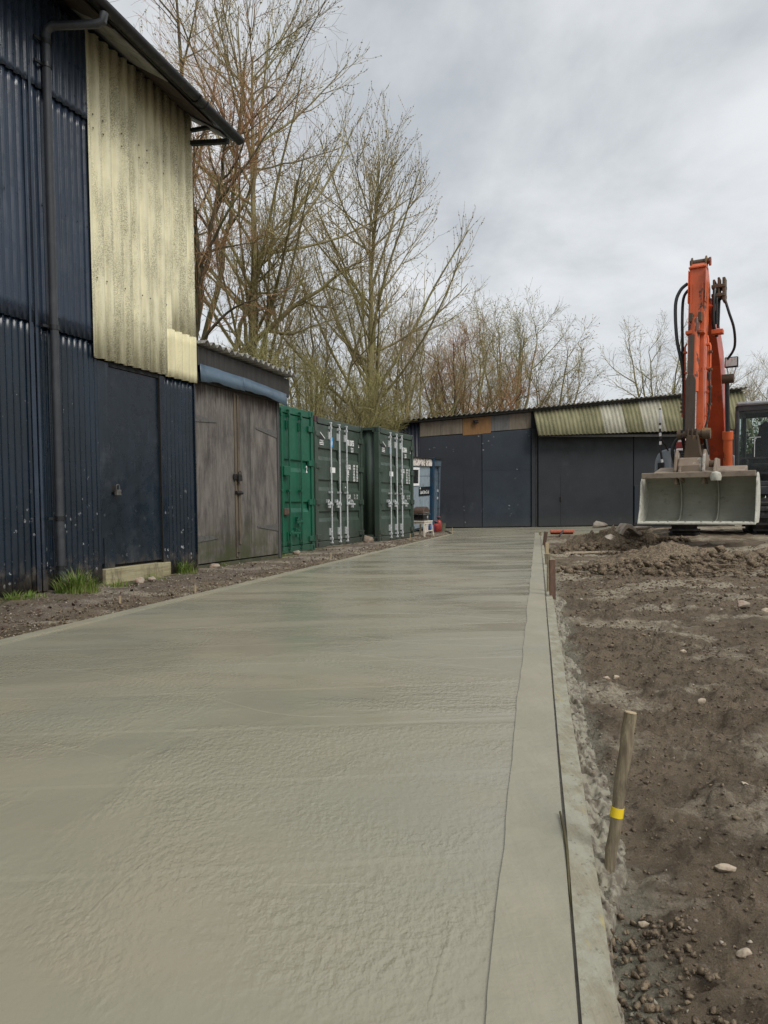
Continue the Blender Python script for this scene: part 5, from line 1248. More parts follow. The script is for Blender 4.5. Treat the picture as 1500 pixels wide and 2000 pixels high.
b = MB(); b.box(-0.82, -0.52, -0.63, -0.621, 1.00, 1.08); b.build('number_plate', MAT['white'], EX)
# boom
bl = [(0.35, 1.25), (0.75, 1.20), (1.35, 2.35), (1.95, 3.30), (2.85, 3.98), (2.98, 4.22), (2.80, 4.40), (2.55, 4.30), (1.45, 3.65), (0.80, 2.55), (0.25, 1.50)]
bo = xpr(bl, -0.16, 0.15).build('boom', OD, EX, bevel=0.015)
for sx in (-0.17, 0.155):
    b = MB()
    for f_, z in ((0.5, 1.38), (2.83, 4.20)): b.tube([(sx - 0.02, -f_, z), (sx + 0.02, -f_, z)], 0.11, 14)
    b.build('boom_boss', OR, bo, smooth=True)
b = MB(); b.box(-0.34, 0.36, -0.80, 0.1, 0.98, 1.40); b.build('boom_foot_bracket', OD, EX, bevel=0.03)
b = MB(); b.box(0.10, 0.30, -2.92, -2.74, 3.72, 3.80); b.build('hose_clamp', OR, bo, bevel=0.01)
# boom ram with chrome rod on the cab side
b = MB(); b.tube([(0.215, -1.12, 1.02), (0.22, -1.30, 2.00)], 0.088, 16); b.tube([(0.22, -1.285, 1.92), (0.221, -1.315, 2.08)], 0.105, 16); rm = b.build('boom_ram', OR, EX, smooth=True)
b = MB(); b.tube([(0.215, -1.15, 1.18), (0.216, -1.16, 1.24)], 0.099, 16); b.build('ram_band', OD, rm, smooth=True)
b = MB(); b.tube([(0.221, -1.31, 2.05), (0.235, -1.62, 3.05)], 0.042, 12); b.build('ram_rod', MAT['pipe'], rm, smooth=True)
b = MB(); b.tube([(0.14, -1.63, 3.08), (0.36, -1.63, 3.08)], 0.09, 14); b.build('ram_pin', RU, rm, smooth=True)
# work lamp on the boom
b = MB(); b.box(0.20, 0.44, -1.76, -1.66, 3.28, 3.48); lp = b.build('work_lamp', MAT['black'], EX, bevel=0.015)
b = MB(); b.box(0.22, 0.42, -1.768, -1.761, 3.30, 3.46); b.build('lamp_lens', MAT['galv'], lp)
b = MB(); b.tube([(0.24, -1.70, 3.28), (0.26, -1.66, 3.14)], 0.012, 6); b.tube([(0.40, -1.70, 3.28), (0.36, -1.66, 3.14)], 0.012, 6); b.build('lamp_wire', MAT['galv'], lp)
# dipper
DX = -0.07
dl = [(3.16, 1.72), (3.36, 1.66), (3.52, 1.80), (3.50, 3.0), (3.44, 4.0), (3.34, 4.86), (3.26, 4.93), (3.04, 4.88), (2.78, 4.60), (2.72, 4.30), (3.00, 3.85), (3.14, 2.6)]
di = xpr(dl, DX - 0.138, DX + 0.138).build('dipper', OR, EX, bevel=0.012)
b = MB(); b.box(DX - 0.146, DX + 0.146, -3.385, -3.10, 4.82, 4.85); b.build('dipper_cap', OR, di, bevel=0.006)
for sx in (-0.13, 0.105):
    b = xpr([(3.06, 4.82), (3.32, 4.82), (3.28, 5.00), (3.20, 5.06), (3.10, 5.00)], DX + sx, DX + sx + 0.03); b.build('pin_lug', RU, di, bevel=0.005)
b = MB(); b.tube([(DX - 0.15, -3.19, 4.96), (DX + 0.17, -3.19, 4.96)], 0.055, 12); b.build('pivot_pin', RU, di, smooth=True)
b = MB(); b.tube([(DX + 0.165, -3.19, 4.95), (DX + 0.20, -3.19, 4.95)], 0.075, 14); b.build('pin_cap', OR, di, smooth=True)
# weld plates and side strips on the dipper
for sx in (-0.146, 0.138):
    b = xpr([(3.30, 4.20), (3.475, 4.20), (3.42, 4.78), (3.28, 4.78)], DX + sx, DX + sx + 0.008); b.build('side_plate', OR, di)
for x_ in (-0.105, 0.085):
    b = MB(); b.bar((DX + x_ + 0.01, -3.445, 4.0), (DX + x_ + 0.01, -3.405, 4.55), 0.03, 0.02, (0, 1, 0)); b.build('front_rib', OR, di)
# bucket ram in front of the dipper with brown guard
b = MB(); b.box(DX - 0.10, DX - 0.045, -3.58, -3.40, 3.84, 4.0); b.box(DX + 0.045, DX + 0.10, -3.58, -3.40, 3.84, 4.0); b.build('ram_bracket', RU, di, bevel=0.01)
b = MB(); b.tube([(DX, -3.52, 3.90), (DX, -3.56, 3.72)], 0.07, 12); b.tube([(DX, -3.55, 3.80), (DX, -3.66, 2.60)], 0.075, 14); br_ = b.build('bucket_ram', OR, EX, smooth=True)
b = MB(); b.box(DX - 0.155, DX + 0.155, -3.63, -3.45, 3.62, 3.68); b.build('ram_collar', OR, br_, bevel=0.01)
b = MB(); b.bar((DX - 0.045, -3.640, 3.60), (DX - 0.05, -3.70, 2.85), 0.095, 0.02, (0, 1, 0)); b.build('ram_guard', MAT['guard'], br_)
b = MB(); b.prism([(DX - 0.13, 1.90), (DX + 0.03, 1.90), (DX + 0.04, 2.80), (DX + 0.0, 2.90), (DX - 0.09, 2.90), (DX - 0.125, 2.80)], 'y', -3.75, -3.71); b.build('ram_guard', MAT['guard'], br_, bevel=0.006)
b = MB(); b.tube([(DX, -3.66, 2.62), (DX, -3.70, 1.95)], 0.045, 12); b.build('ram_rod', MAT['steel'], br_, smooth=True)
# linkage, hitch and quick coupler
b = MB(); b.tube([(DX - 0.24, -3.70, 1.86), (DX + 0.24, -3.70, 1.86)], 0.065, 14); b.tube([(DX - 0.26, -3.70, 1.86), (DX - 0.20, -3.70, 1.86)], 0.09, 14); b.tube([(DX + 0.15, -3.70, 1.86), (DX + 0.28, -3.70, 1.86)], 0.095, 14); b.build('link_pin', RU, EX, smooth=True)
b = MB()
for x_ in (-0.09, -0.02, 0.05): b.box(DX + x_, DX + x_ + 0.03, -3.80, -3.66, 1.74, 1.95)
b.build('link_clevis', RU, EX, bevel=0.008)
for sx in (-0.20, 0.16):
    b = xpr([(3.28, 1.58), (3.40, 1.52), (3.76, 1.80), (3.76, 1.94), (3.66, 1.95)], DX + sx, DX + sx + 0.04); b.build('side_link', BK, EX, bevel=0.008)
b = MB(); b.prism([(DX - 0.15, 1.42), (DX + 0.15, 1.42), (DX + 0.10, 1.84), (DX - 0.10, 1.84)], 'y', -3.80, -3.66); b.build('push_link', MAT['mach_rust'], EX, bevel=0.02)
b = xpr([(3.10, 1.60), (3.30, 1.80), (3.55, 1.60), (3.60, 1.22), (3.15, 1.22)], DX - 0.15, DX + 0.15); b.build('dipper_end', RU, EX, bevel=0.02)
for sx in (-0.25, 0.20):
    b = xpr([(3.12, 0.98), (4.10, 0.98), (4.14, 1.22), (4.06, 1.46), (3.92, 1.58), (3.70, 1.50), (3.40, 1.42), (3.12, 1.40)], DX + sx, DX + sx + 0.045); b.build('hitch_plate', HI, EX, bevel=0.012)
b = xpr([(3.70, 1.10), (4.10, 1.10), (4.09, 1.30), (3.98, 1.44), (3.70, 1.45)], DX - 0.202, DX + 0.198); b.build('hitch_block', HI, EX, bevel=0.03)
b = MB(); b.tube([(DX + 0.246, -3.55, 1.32), (DX + 0.36, -3.55, 1.32)], 0.08, 12); b.tube([(DX + 0.246, -3.6, 1.08), (DX + 0.35, -3.6, 1.08)], 0.065, 12); b.build('hitch_pin', RU, EX, smooth=True)
# hoses
def hose(pts, r, nm='hose', m='hose', par=None):
    P = [Vector(q) for q in pts]; out = []
    for i in range(len(P) - 1):
        p0, p1, p2, p3 = P[max(i-1, 0)], P[i], P[i+1], P[min(i+2, len(P)-1)]
        for t in np.linspace(0, 1, 7)[:-1]:
            out.append(0.5 * ((2*p1) + (p2-p0)*t + (2*p0-5*p1+4*p2-p3)*t*t + (-p0+3*p1-3*p2+p3)*t**3))
    out.append(P[-1]); b = MB(); b.tube(out, r, 7); return b.build(nm, MAT[m], par or EX, smooth=True)
hose([(DX - 0.17, -3.32, 4.58), (DX - 0.29, -3.36, 4.46), (DX - 0.36, -3.4, 4.2), (DX - 0.33, -3.42, 3.6), (DX - 0.24, -3.42, 3.15), (DX - 0.22, -3.4, 2.9)], 0.030)
hose([(DX - 0.17, -3.26, 4.48), (DX - 0.24, -3.3, 4.34), (DX - 0.25, -3.36, 4.0), (DX - 0.235, -3.4, 3.4), (DX - 0.23, -3.4, 2.95)], 0.026)
hose([(DX - 0.22, -3.42, 2.9), (DX - 0.20, -3.5, 2.4), (DX - 0.18, -3.5, 1.95)], 0.020)
hose([(0.29, -2.6, 4.40), (0.36, -2.6, 4.15), (0.44, -2.5, 3.85), (0.43, -2.3, 3.55), (0.30, -2.2, 3.36)], 0.024)
hose([(0.17, -2.85, 4.62), (0.15, -2.95, 4.35), (0.14, -2.9, 3.9), (0.18, -2.75, 3.7)], 0.030)
hose([(0.20, -2.80, 4.58), (0.19, -2.9, 4.3), (0.18, -2.85, 3.9)], 0.026)
hose([(0.23, -2.72, 4.62), (0.22, -2.8, 4.3), (0.20, -2.75, 3.85)], 0.024)
hose([(DX - 0.20, -3.45, 1.9), (DX - 0.34, -3.5, 1.75), (DX - 0.38, -3.5, 1.55), (DX - 0.30, -3.45, 1.28), (DX - 0.22, -3.5, 1.2)], 0.03)
b = MB()
for z in (4.38, 4.54): b.box(0.10, 0.33, -2.92, -2.62, z, z + 0.06)
b.box(0.12, 0.16, -2.9, -2.66, 4.36, 4.70); b.box(0.20, 0.24, -2.9, -2.66, 4.36, 4.73); b.box(0.28, 0.33, -2.9, -2.66, 4.30, 4.72); b.build('hose_bracket', RU, EX, bevel=0.01)
# steel pipes along the dipper
for k, (x_, z0, z1, m_) in enumerate(((0.185, 2.1, 3.55, OR), (0.225, 2.3, 3.42, OR), (-0.195, 2.15, 3.45, OR), (-0.235, 2.2, 2.62, OR))):
    b = MB(); b.tube([(DX + x_, -3.40, z0), (DX + x_, -3.38, z1), (DX + x_ * 0.9, -3.33, z1 + 0.06)], 0.017, 7); pp = b.build('oil_pipe', m_, EX, smooth=True)
    for z in np.linspace(z0 + 0.1, z1 - 0.1, 4):
        c = MB(); c.box(DX + x_ - 0.03, DX + x_ + 0.03, -3.42, -3.34, z - 0.018, z + 0.018); c.build('pipe_clip', RU if k % 2 else OR, pp, bevel=0.004)
hose([(DX + 0.20, -3.42, 2.95), (DX + 0.24, -3.48, 2.6), (DX + 0.22, -3.5, 2.2), (DX + 0.17, -3.55, 1.98)], 0.017, 'hose', 'rubber')
# grading bucket: curved shell opening towards the camera
BWD = 0.90; BX = DX + 0.13
outer = []; inner = []
for t in np.linspace(0, 1, 14):
    a = rad(-68 + 138 * t)            # sweeps round the back
    cf, cz, R_ = 4.02, 0.73, 0.44
    outer.append((cf - R_ * math.cos(a), cz + R_ * math.sin(a))); inner.append((cf - (R_ - 0.025) * math.cos(a), cz + (R_ - 0.025) * math.sin(a)))
lip = (4.34, 0.315); lip2 = (4.34, 0.335)
poly = [lip] + outer + inner[::-1] + [lip2]
bk = xpr(poly, BX - BWD, BX + BWD).build('bucket', MAT['bucket'], EX)
b = xpr([(4.24, 0.318), (4.42, 0.300), (4.42, 0.325), (4.24, 0.350)], BX - BWD - 0.02, BX + BWD + 0.02); b.build('cutting_edge', MAT['bucket_edge'], bk, bevel=0.004)
for x_ in (-0.82, -0.58, -0.43, -0.15, 0.1, 0.28, 0.40, 0.58, 0.74, 0.84):
    b = MB(); b.lathe([(0.018, 0), (0.014, 0.012), (0.001, 0.014)], (BX + x_, -4.33, 0.342), 8); b.build('edge_bolt', MAT['bucket'], bk)
sp = [(4.38, 0.325)] + [(f_ + 0.0, z) for f_, z in outer] + [(4.00, 1.16), (4.16, 1.02), (4.20, 0.74), (4.26, 0.52)]
for sx in (-BWD - 0.025, BWD): 
    b = xpr(sp, BX + sx, BX + sx + 0.025); b.build('end_plate', MAT['bucket_edge'], bk, bevel=0.004)
for x_ in (-0.315, 0.285):
    rb = [(4.28, 0.34)] + inner + [(4.02, 1.09), (3.86, 0.98), (3.76, 0.86), (3.735, 0.68), (3.80, 0.50), (3.95, 0.38)]
    b = xpr(rb, BX + x_, BX + x_ + 0.018); b.build('rib', MAT['bucket'], bk)
b = MB(); b.box(BX - BWD, BX + BWD, -4.20, -4.13, 1.085, 1.185); b.build('top_beam', MAT['bucket_rim'], bk, bevel=0.012)
b = xpr([(3.45, 1.10), (4.14, 1.10), (4.12, 1.19), (3.50, 1.30)], BX - 0.72, BX + 0.72); b.build('back_plate', MAT['bucket_rim'], bk, bevel=0.02)
for sx in (-0.30, 0.25):
    b = xpr([(3.50, 0.98), (4.20, 1.08), (4.18, 1.20), (3.95, 1.42), (3.55, 1.42)], BX + sx, BX + sx + 0.04); b.build('hanger_ear', MAT['bucket_rim'], bk, bevel=0.01)
b = MB(); b.lathe([(0.08, 1.08), (0.10, 1.15), (0.08, 1.21), (0.02, 1.235)], (BX + 0.30, -4.17, -0.05), 12); b.build('cement_lump', MAT['bucket_edge'], bk, smooth=True)
# cab
CX0, CX1, CY0, CY1, CZ0, CZ1 = 0.33, 1.27, -1.08, 0.42, 0.98, 2.62
b = MB(); b.box(CX0, CX1, CY0, CY1, CZ0, CZ0 + 0.10); cb_ = b.build('cab', MAT['cabframe'], EX, bevel=0.02)
for x_, y_ in ((CX0, CY0), (CX1 - 0.08, CY0), (CX0, CY1 - 0.08), (CX1 - 0.08, CY1 - 0.08)):
    b = MB(); b.box(x_, x_ + 0.08, y_, y_ + 0.08, CZ0 + 0.10, CZ1 - 0.02); b.build('pillar', MAT['cabframe'], cb_, bevel=0.02)
b = MB(); b.box(CX0, CX1, CY0, CY0 + 0.07, CZ1 - 0.14, CZ1 - 0.03); b.box(CX0, CX1, CY1 - 0.07, CY1, CZ1 - 0.14, CZ1 - 0.03); b.box(CX0, CX0 + 0.07, CY0 + 0.07, CY1 - 0.07, CZ1 - 0.14, CZ1 - 0.03); b.box(CX1 - 0.07, CX1, CY0 + 0.07, CY1 - 0.07, CZ1 - 0.14, CZ1 - 0.03); b.build('roof_frame', MAT['cabframe'], cb_, bevel=0.015)
b = MB(); b.box(CX0 + 0.02, CX1 - 0.02, CY0 - 0.03, CY1 + 0.02, CZ1 - 0.028, CZ1 + 0.05); b.build('roof_cap', MAT['roofcap'], cb_, bevel=0.035)
b = MB(); b.box(CX0 + 0.07, CX1 - 0.07, CY1 - 0.06, CY1 - 0.01, CZ0 + 0.1, 1.72); b.build('rear_panel', MAT['cabframe'], cb_)
b = MB(); b.box(CX0 + 0.005, CX0 + 0.05, CY0 + 0.08, CY1 - 0.08, CZ0 + 0.1, 1.35); b.build('side_panel', MAT['cabframe'], cb_)
b = MB(); b.box(CX1 - 0.05, CX1 - 0.005, CY0 + 0.08, CY1 - 0.08, CZ0 + 0.1, 1.35); b.build('side_panel', MAT['cabframe'], cb_)
b = MB(); b.box(CX0 + 0.082, CX1 - 0.082, CY0 + 0.02, CY0 + 0.028, CZ0 + 0.12, CZ1 - 0.15); b.build('windscreen', MAT['glass'], cb_)
b = MB(); b.box(CX0 + 0.09, CX1 - 0.09, CY0 + 0.0, CY0 + 0.04, 1.53, 1.56); b.build('windscreen_bar', MAT['cabframe'], cb_)
b = MB(); b.box(CX0 + 0.02, CX0 + 0.026, CY0 + 0.082, CY1 - 0.082, 1.36, CZ1 - 0.15); b.build('side_window', MAT['glass'], cb_)
b = MB(); b.tube([(0.69, CY0 - 0.01, 1.95), (0.69, CY0 - 0.03, 1.56)], 0.008, 6); b.tube([(0.60, CY0 - 0.02, 1.95), (0.80, CY0 - 0.02, 1.95)], 0.008, 6); b.build('wiper', MAT['galv'], cb_)
st_ = MB(); st_.prism([(0.58, 1.30), (1.06, 1.30), (1.08, 1.80), (0.98, 2.05), (0.94, 2.28), (0.86, 2.34), (0.78, 2.34), (0.70, 2.28), (0.66, 2.05), (0.56, 1.80)], 'y', -0.08, 0.06)
se = st_.build('seat', MAT['seat'], cb_, bevel=0.04)
b = MB(); b.box(0.54, 1.10, -0.52, 0.05, 1.30, 1.46); b.build('seat_base', MAT['seat'], se, bevel=0.05)
for x_ in (0.47, 1.18):
    b = MB(); b.box(x_ - 0.05, x_ + 0.05, -0.70, -0.2, 1.25, 1.55); b.tube([(x_, -0.68, 1.55), (x_, -0.72, 1.72)], 0.02, 6); b.tube([(x_, -0.72, 1.71), (x_, -0.735, 1.79)], 0.03, 8); b.build('control_console', MAT['seat'], cb_, bevel=0.02)
b = MB(); b.box(0.42, 1.2, -0.98, 0.3, 1.082, 1.10); b.build('cab_floor', MAT['rubber'], cb_)

# ------------------------------------------------------------------ trees
def tubes(P, R, n):
    """P (m,k,3) polylines, R (m,k) radii -> verts, quads"""
    m, k, _ = P.shape
    T = np.empty_like(P); T[:, 1:-1] = P[:, 2:] - P[:, :-2]; T[:, 0] = P[:, 1] - P[:, 0]; T[:, -1] = P[:, -1] - P[:, -2]
    T /= np.linalg.norm(T, axis=2, keepdims=True) + 1e-9
    ref = np.where(np.abs(T[:, :1, 2:3]) < 0.9, np.array([0, 0, 1.0]), np.array([1.0, 0, 0])); ref = np.repeat(ref, k, 1)
    A = np.cross(T, ref); A /= np.linalg.norm(A, axis=2, keepdims=True) + 1e-9; B = np.cross(T, A)
    a = np.arange(n) * 2 * np.pi / n
    V = P[:, :, None] + (A[:, :, None] * np.cos(a)[None, None, :, None] + B[:, :, None] * np.sin(a)[None, None, :, None]) * R[:, :, None, None]
    base = (np.arange(m) * k * n)[:, None, None] + (np.arange(k - 1) * n)[None, :, None] + np.arange(n)[None, None, :]
    nx = (np.arange(m) * k * n)[:, None, None] + (np.arange(k - 1) * n)[None, :, None] + ((np.arange(n) + 1) % n)[None, None, :]
    F = np.stack([base, nx, nx + n, base + n], -1).reshape(-1, 4)
    return V.reshape(-1, 3), F
def join(parts):
    vs, fs, b = [], [], 0
    for v, f in parts: vs.append(v); fs.append(f + b); b += len(v)
    return np.concatenate(vs), np.concatenate(fs)
def grow(P, R, r, n, t0, t1, length, fall, ang, steps, up, wander, rr, tip=0.25, jit=0.3, rmin=0.003):
    N, K, _ = P.shape; m = N * n
    idx = np.repeat(np.arange(N), n); t = t0 + (t1 - t0) * ((np.tile(np.arange(n), N) + r.random(m)) / n)
    s = t * (K - 1); i = np.minimum(s.astype(int), K - 2); fr = (s - i)[:, None]
    p = P[idx, i] * (1 - fr) + P[idx, i + 1] * fr; rp = R[idx, i] * (1 - fr[:, 0]) + R[idx, i + 1] * fr[:, 0]
    tg = P[idx, i + 1] - P[idx, i]; tg /= np.linalg.norm(tg, axis=1, keepdims=True) + 1e-9
    q = r.normal(size=(m, 3)); q -= tg * (q * tg).sum(1, keepdims=True); q /= np.linalg.norm(q, axis=1, keepdims=True) + 1e-9
    a = rad(ang) * (1 + 0.35 * r.normal(size=(m, 1)))
    d = tg * np.cos(a) + q * np.sin(a)
    L = length * (1 - fall * t) * (1 + jit * r.normal(size=m)); L = np.maximum(L, length * 0.15)
    out = np.empty((m, steps + 1, 3)); out[:, 0] = p
    for k in range(steps):
        d = d + np.array([0, 0, up]) + wander * r.normal(size=(m, 3)); d /= np.linalg.norm(d, axis=1, keepdims=True)
        out[:, k + 1] = out[:, k] + d * (L / steps)[:, None]
    r0 = np.maximum(np.minimum(rp * 0.8, rr * (L / length) ** 0.7), rmin)
    rads = r0[:, None] * np.linspace(1, tip, steps + 1)[None]; rads = np.maximum(rads, rmin * 0.7)
    return out, rads
def curve(pts, n, r, w=0.0):
    P = [np.array(q, float) for q in pts]; ts = np.linspace(0, len(P) - 1.0001, n); o = []
    for t in ts:
        i = int(t); f = t - i; p0, p1, p2, p3 = P[max(i-1, 0)], P[i], P[min(i+1, len(P)-1)], P[min(i+2, len(P)-1)]
        o.append(0.5 * ((2*p1) + (p2-p0)*f + (2*p0-5*p1+4*p2-p3)*f*f + (-p0+3*p1-3*p2+p3)*f**3))
    o = np.array(o); o[1:-1] += r.normal(size=(n - 2, 3)) * w; return o
def buds(P, r, per, size):
    m, k, _ = P.shape; n = m * per; idx = np.repeat(np.arange(m), per); s = (0.3 + 0.7 * r.random(n)) * (k - 1); i = np.minimum(s.astype(int), k - 2); f = (s - i)[:, None]
    c = P[idx, i] * (1 - f) + P[idx, i + 1] * f; sz = size * (0.6 + 0.8 * r.random((n, 1)))
    a = r.normal(size=(n, 3)); a /= np.linalg.norm(a, axis=1, keepdims=True); b = r.normal(size=(n, 3)); b -= a * (a * b).sum(1, keepdims=True); b /= np.linalg.norm(b, axis=1, keepdims=True)
    V = np.stack([c - a * sz, c + b * sz * 0.5, c + a * sz, c - b * sz * 0.5], 1).reshape(-1, 3)
    return V, np.arange(n * 4).reshape(-1, 4)
def tree(name, loc, label, trunks, seed, levels, bark_m, twig_m, bud=None, group='bare trees behind the yard', cat='tree'):
    """trunks: list of (points, r0, r1); levels: dicts for grow()"""
    r = np.random.default_rng(seed); root = empty(name, loc); tag(root, label, cat, group)
    K = 16; P = np.stack([curve(p, K, r, 0.03) for p, a, b in trunks]); R = np.stack([np.linspace(a, b, K) for p, a, b in trunks])
    v, f = tubes(P, R, 8); parts_t = [(v, f)]; parts_c = []; cur, cr = P, R
    allp = [(P, R)]
    for li, lv in enumerate(levels):
        lv = dict(lv); also = lv.pop('also', 0); sides = lv.pop('sides', 3)
        Pn, Rn = grow(cur, cr, r, **lv)
        (parts_t if li == 0 else parts_c).append(tubes(Pn, Rn, 5 if li == 0 else sides))
        if also and li >= 1:                 # short twigs straight off the limbs as well
            q, qr = grow(allp[li - 1][0], allp[li - 1][1], r, **{**lv, 'n': also}); parts_c.append(tubes(q, qr, sides))
        cur, cr = Pn, Rn; allp.append((Pn, Rn))
    if bud: parts_c.append(buds(cur, r, bud[0], bud[1]))
    v, f = join(parts_t); link_mesh('trunk', np_mesh('trunk', v, f), bark_m, root, True)
    v, f = join(parts_c); link_mesh('crown', np_mesh('crown', v, f), twig_m, root, True)
    return root
def poplar(loc, h, label, seed, sp=1.0, n1=46, tw=None, lean=0.0, first=0.12, r0=0.2):
    tree('poplar_tree', loc, label, [([(0, 0, -0.2), (0.05 * lean, 0, h * 0.35), (0.25 * lean, 0.1, h * 0.7), (0.5 * lean, 0, h)], r0, 0.02)], seed,
         [dict(n=n1, t0=first, t1=0.98, length=h * 0.56 * sp, fall=0.66, ang=44, steps=10, up=0.055, wander=0.04, rr=0.075, rmin=0.009, jit=0.18),
          dict(n=9, t0=0.18, t1=0.97, length=h * 0.17 * sp, fall=0.5, ang=30, steps=7, up=0.085, wander=0.055, rr=0.020, rmin=0.0065),
          dict(n=6, t0=0.08, t1=1.0, length=0.75, fall=0.30, ang=34, steps=4, up=0.12, wander=0.09, rr=0.0085, rmin=0.0055, also=4)],
         MAT['bark'], tw or MAT['twig'], (5, 0.032))
poplar((-4.12, 24, 0), 15.0, 'tallest bare poplar with buds, rising straight behind the wooden shed', 5, 0.95, 40, lean=0.3, first=0.20)
poplar((-0.45, 27, 0), 11.7, 'broad bare poplar behind the olive containers with buds to the tips', 8, 1.12, 38, lean=0.3, first=0.18)
def willow(loc, h, label, trunks, seed, n1=12, sp=1.0, tw='bark_red', bk='bark_dark', n2=12, n3=8, cat='tree', t0=0.3, ang=45):
    tree('willow_tree', loc, label, trunks, seed,
         [dict(n=n1, t0=t0, t1=1.0, length=h * 0.34 * sp, fall=0.4, ang=ang, steps=9, up=0.05, wander=0.13, rr=0.06, rmin=0.008),
          dict(n=n2, t0=0.15, t1=1.0, length=h * 0.15 * sp, fall=0.35, ang=42, steps=6, up=0.05, wander=0.12, rr=0.016, rmin=0.005),
          dict(n=n3, t0=0.1, t1=1.0, length=0.85, fall=0.3, ang=38, steps=4, up=0.04, wander=0.13, rr=0.0075, rmin=0.005, also=3)],
         MAT[bk], MAT[tw])
willow((-8.2, 28, 0), 20, 'tall reddish-twigged willow behind the navy barn eaves', [([(0, 0, -0.2), (0.2, 0, 6), (0.9, 0.3, 12), (0.8, 0, 20.5)], 0.26, 0.03), ([(0.1, 0, 1), (-0.8, 0.3, 6), (-1.8, 0, 11), (-2.2, 0.2, 17)], 0.2, 0.03), ([(0.2, 0, 3), (1.8, 0.2, 8), (2.7, 0.3, 12.5), (3.2, 0.1, 17)], 0.16, 0.03)], 21, 13, 0.85, n2=10, n3=7)
willow((-5.05, 19.2, 0), 9.5, 'dark crooked tree close behind the shed roof end by the cream panel', [([(-0.3, 0, -0.2), (-0.15, 0, 3.2), (0.22, 0.1, 4.9), (0.42, 0, 6.6), (0.25, 0.1, 8.3), (0.35, 0, 10.2)], 0.15, 0.02), ([(0.40, 0, 6.5), (0.72, 0.1, 7.7), (1.0, 0, 9.2), (1.2, 0, 10.5)], 0.075, 0.02)], 22, 12, 0.8, n2=9, n3=6, t0=0.35)
willow((-5.3, 22, 0), 9, 'leaning willow whose long bough reaches right across the poplar trunk', [([(0, 0, -0.2), (0.4, 0, 3.2), (1.0, 0.1, 5.2), (2.2, 0.2, 6.2), (3.4, 0.1, 7.2), (4.6, 0.2, 8.0)], 0.16, 0.025), ([(0.75, 0, 4.7), (1.2, 0, 6.2), (1.6, 0.1, 7.4), (2.0, 0, 8.6)], 0.09, 0.02)], 23, 11, 0.7, 'twig', 'bark', 10, 7, t0=0.4, ang=55)
def thicket(loc, h, label, seed, stems=7, fan=0.35, tw='twig', n1=9, n2=9, n3=6, sp=1.0, name='thicket_tree', l3=0.62, bud=None):
    r = np.random.default_rng(seed); tr = []
    for k in range(stems):
        a = 6.283 * (k + 0.5 * r.random()) / stems; q = fan * h * (0.25 + 0.75 * r.random()); hh = h * (0.70 + 0.30 * r.random())
        c, s = math.cos(a), math.sin(a)
        tr.append(([(0.12 * c, 0.12 * s, -0.2), (0.3 * q * c, 0.3 * q * s, hh * 0.35), (0.7 * q * c, 0.7 * q * s, hh * 0.7), (q * c, q * s, hh)], 0.012 * h * (0.5 + 0.5 * r.random()) + 0.02, 0.012))
    tree(name, loc, label, tr, seed + 1,
         [dict(n=n1, t0=0.15, t1=1.0, length=h * 0.26 * sp, fall=0.45, ang=36, steps=7, up=0.06, wander=0.09, rr=0.035, rmin=0.007),
          dict(n=n2, t0=0.15, t1=1.0, length=h * 0.11 * sp, fall=0.4, ang=38, steps=5, up=0.06, wander=0.12, rr=0.012, rmin=0.005),
          dict(n=n3, t0=0.1, t1=1.0, length=l3, fall=0.3, ang=40, steps=3, up=0.05, wander=0.14, rr=0.0075, rmin=0.0055, also=3)],
         MAT['bark'] if tw != 'bark_red' else MAT['bark_dark'], MAT[tw], bud)
def TX(px, Y): return (px - 750) * Y / 1450
thicket((-2.5, 25.5, 0), 8.6, 'mossy many-stemmed tree between the two tall poplars', 31, 7, 0.30, 'twig_g')
thicket((-1.5, 23.0, 0), 5.0, 'low dense mossy bush just behind the numbered olive container', 33, 8, 0.5, 'twig_g', 7, 7, 5)
thicket((-0.55, 24.6, 0), 4.4, 'yellow-green bush behind the farther olive container at the poplar foot', 35, 9, 0.5, 'twig_g', 8, 8, 6)
thicket((0.0, 33, 0), 8.8, 'tan thicket tree low behind the broad poplar', 63, 9, 0.34, 'twig')
thicket((-3.4, 20.5, 0), 5.2, 'bushy mossy shrub behind the green container', 37, 7, 0.45, 'twig_g', 7, 8, 5)
thicket((1.3, 31, 0), 8.2, 'dense brown thicket tree left of centre above the barn roof end', 39, 9, 0.34, 'twig')
thicket((3.3, 33, 0), 8.0, 'brown dense-twigged tree behind the orange barn board', 41, 9, 0.36, 'bark_red', n1=10)
thicket((4.4, 36, 0), 8.8, 'thin brown tree between the dense thicket and the olive-stemmed tree', 43, 7, 0.30, 'twig')
thicket((6.4, 38, 0), 10.6, 'tall olive-stemmed tree above the middle of the far barn roof', 45, 8, 0.24, 'twig_g', bud=(2, 0.03))
thicket((8.4, 39, 0), 8.7, 'rounded bare tree with dark seed tufts right of the olive-stemmed one', 47, 8, 0.30, 'twig', bud=(2, 0.035))
thicket((10.2, 40, 0), 5.8, 'low bare tree at the end of the tree belt before the open sky', 49, 7, 0.36, 'twig')
thicket((15.2, 41, 0), 10.2, 'spreading bare tree standing alone left of the excavator arm', 51, 5, 0.26, 'twig_g', 8, 8, 5, bud=(2, 0.03))
thicket((17.4, 42, 0), 9.6, 'slimmer bare tree half hidden behind the excavator arm', 53, 5, 0.26, 'twig', 8, 8, 5)
thicket((21.5, 44, 0), 8.6, 'pale bare bushy tree above the excavator cab', 55, 8, 0.34, 'twig')
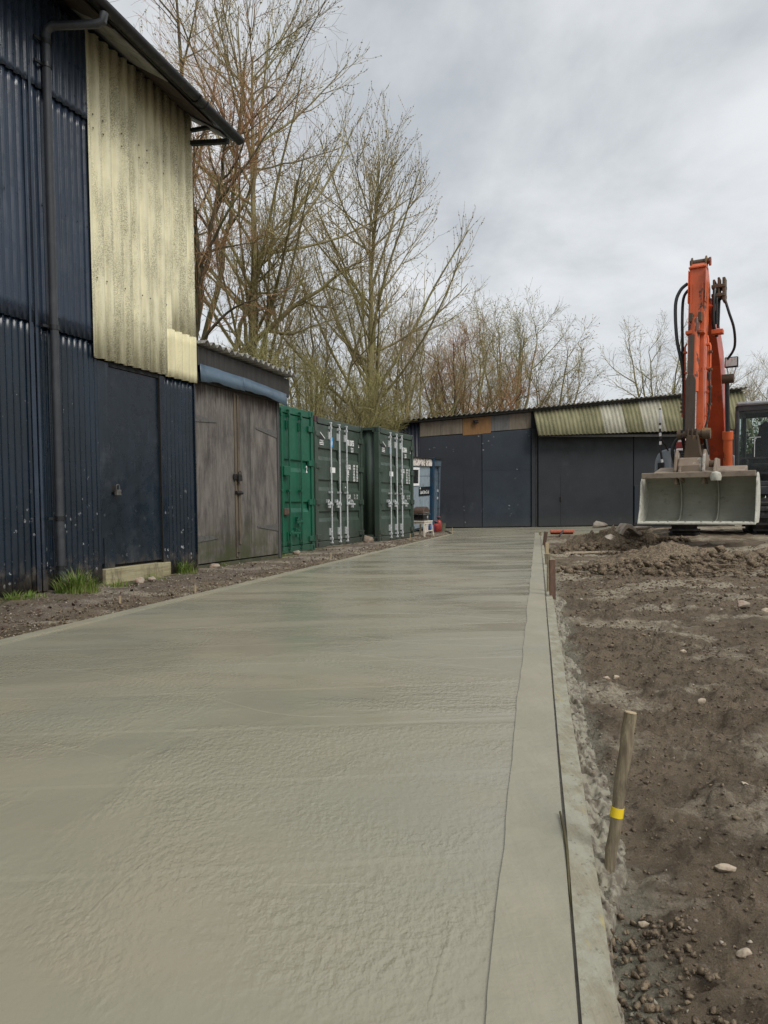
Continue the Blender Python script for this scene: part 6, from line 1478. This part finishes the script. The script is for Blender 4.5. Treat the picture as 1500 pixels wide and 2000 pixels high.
thicket((25.0, 45, 0), 8.0, 'pale bare tree at the right picture edge above the cab', 57, 8, 0.34, 'twig')
thicket((-11.5, 30, 0), 15, 'distant bare tree hidden mostly by the navy barn', 59, 6, 0.26, 'bark_red', 8, 8, 5)

def hedge(loc, sx, sy, h, label, seed, n=5200):
    r = np.random.default_rng(seed); root = empty('evergreen_bush', loc); tag(root, label, 'bush')
    th = r.random(n) * 6.283; u = r.random(n) * 2 - 1; rr = r.random(n) ** 0.35
    s = np.sqrt(1 - u * u); p = np.stack([s * np.cos(th) * sx, s * np.sin(th) * sy, (u * 0.5 + 0.5) * h], 1) * np.stack([rr, rr, 0.4 + 0.6 * rr], 1)
    p[:, :2] *= (1 + 0.4 * fbm(th * 2, u * 4, 3, seed))[:, None]; p[:, 2] *= 1 + 0.3 * fbm(p[:, 0], p[:, 1], 3, seed + 2)
    a = r.normal(size=(n, 3)); a /= np.linalg.norm(a, axis=1, keepdims=True); b = r.normal(size=(n, 3)); b -= a * (a * b).sum(1, keepdims=True); b /= np.linalg.norm(b, axis=1, keepdims=True)
    z = 0.10 * (0.6 + 0.8 * r.random((n, 1)))
    V = np.stack([p - a * z, p + b * z * 0.6, p + a * z, p - b * z * 0.6], 1).reshape(-1, 3)
    link_mesh('crown', np_mesh('crown', V, np.arange(n * 4).reshape(-1, 4)), MAT['leaf'], root)
    st = [([(0, 0, -0.1), (0.1 * c, 0.1 * s2, h * 0.4), (0.5 * sx * c, 0.5 * sy * s2, h * 0.8)], 0.06, 0.02) for c, s2 in ((1, 0), (-0.5, 0.86), (-0.5, -0.86))]
    P = np.stack([curve(q, 8, r, 0.02) for q, _, _ in st]); R = np.stack([np.linspace(a_, b_, 8) for _, a_, b_ in st]); v, f = tubes(P, R, 6)
    link_mesh('trunk', np_mesh('trunk', v, f), MAT['bark_dark'], root, True)
hedge((17.3, 33.5, 0), 2.6, 1.8, 4.6, 'dark green evergreen bush seen through the excavator cab', 3)
hedge((21.5, 34.5, 0), 2.6, 1.8, 4.4, 'dark green evergreen bush beyond the cab at the right edge', 4)
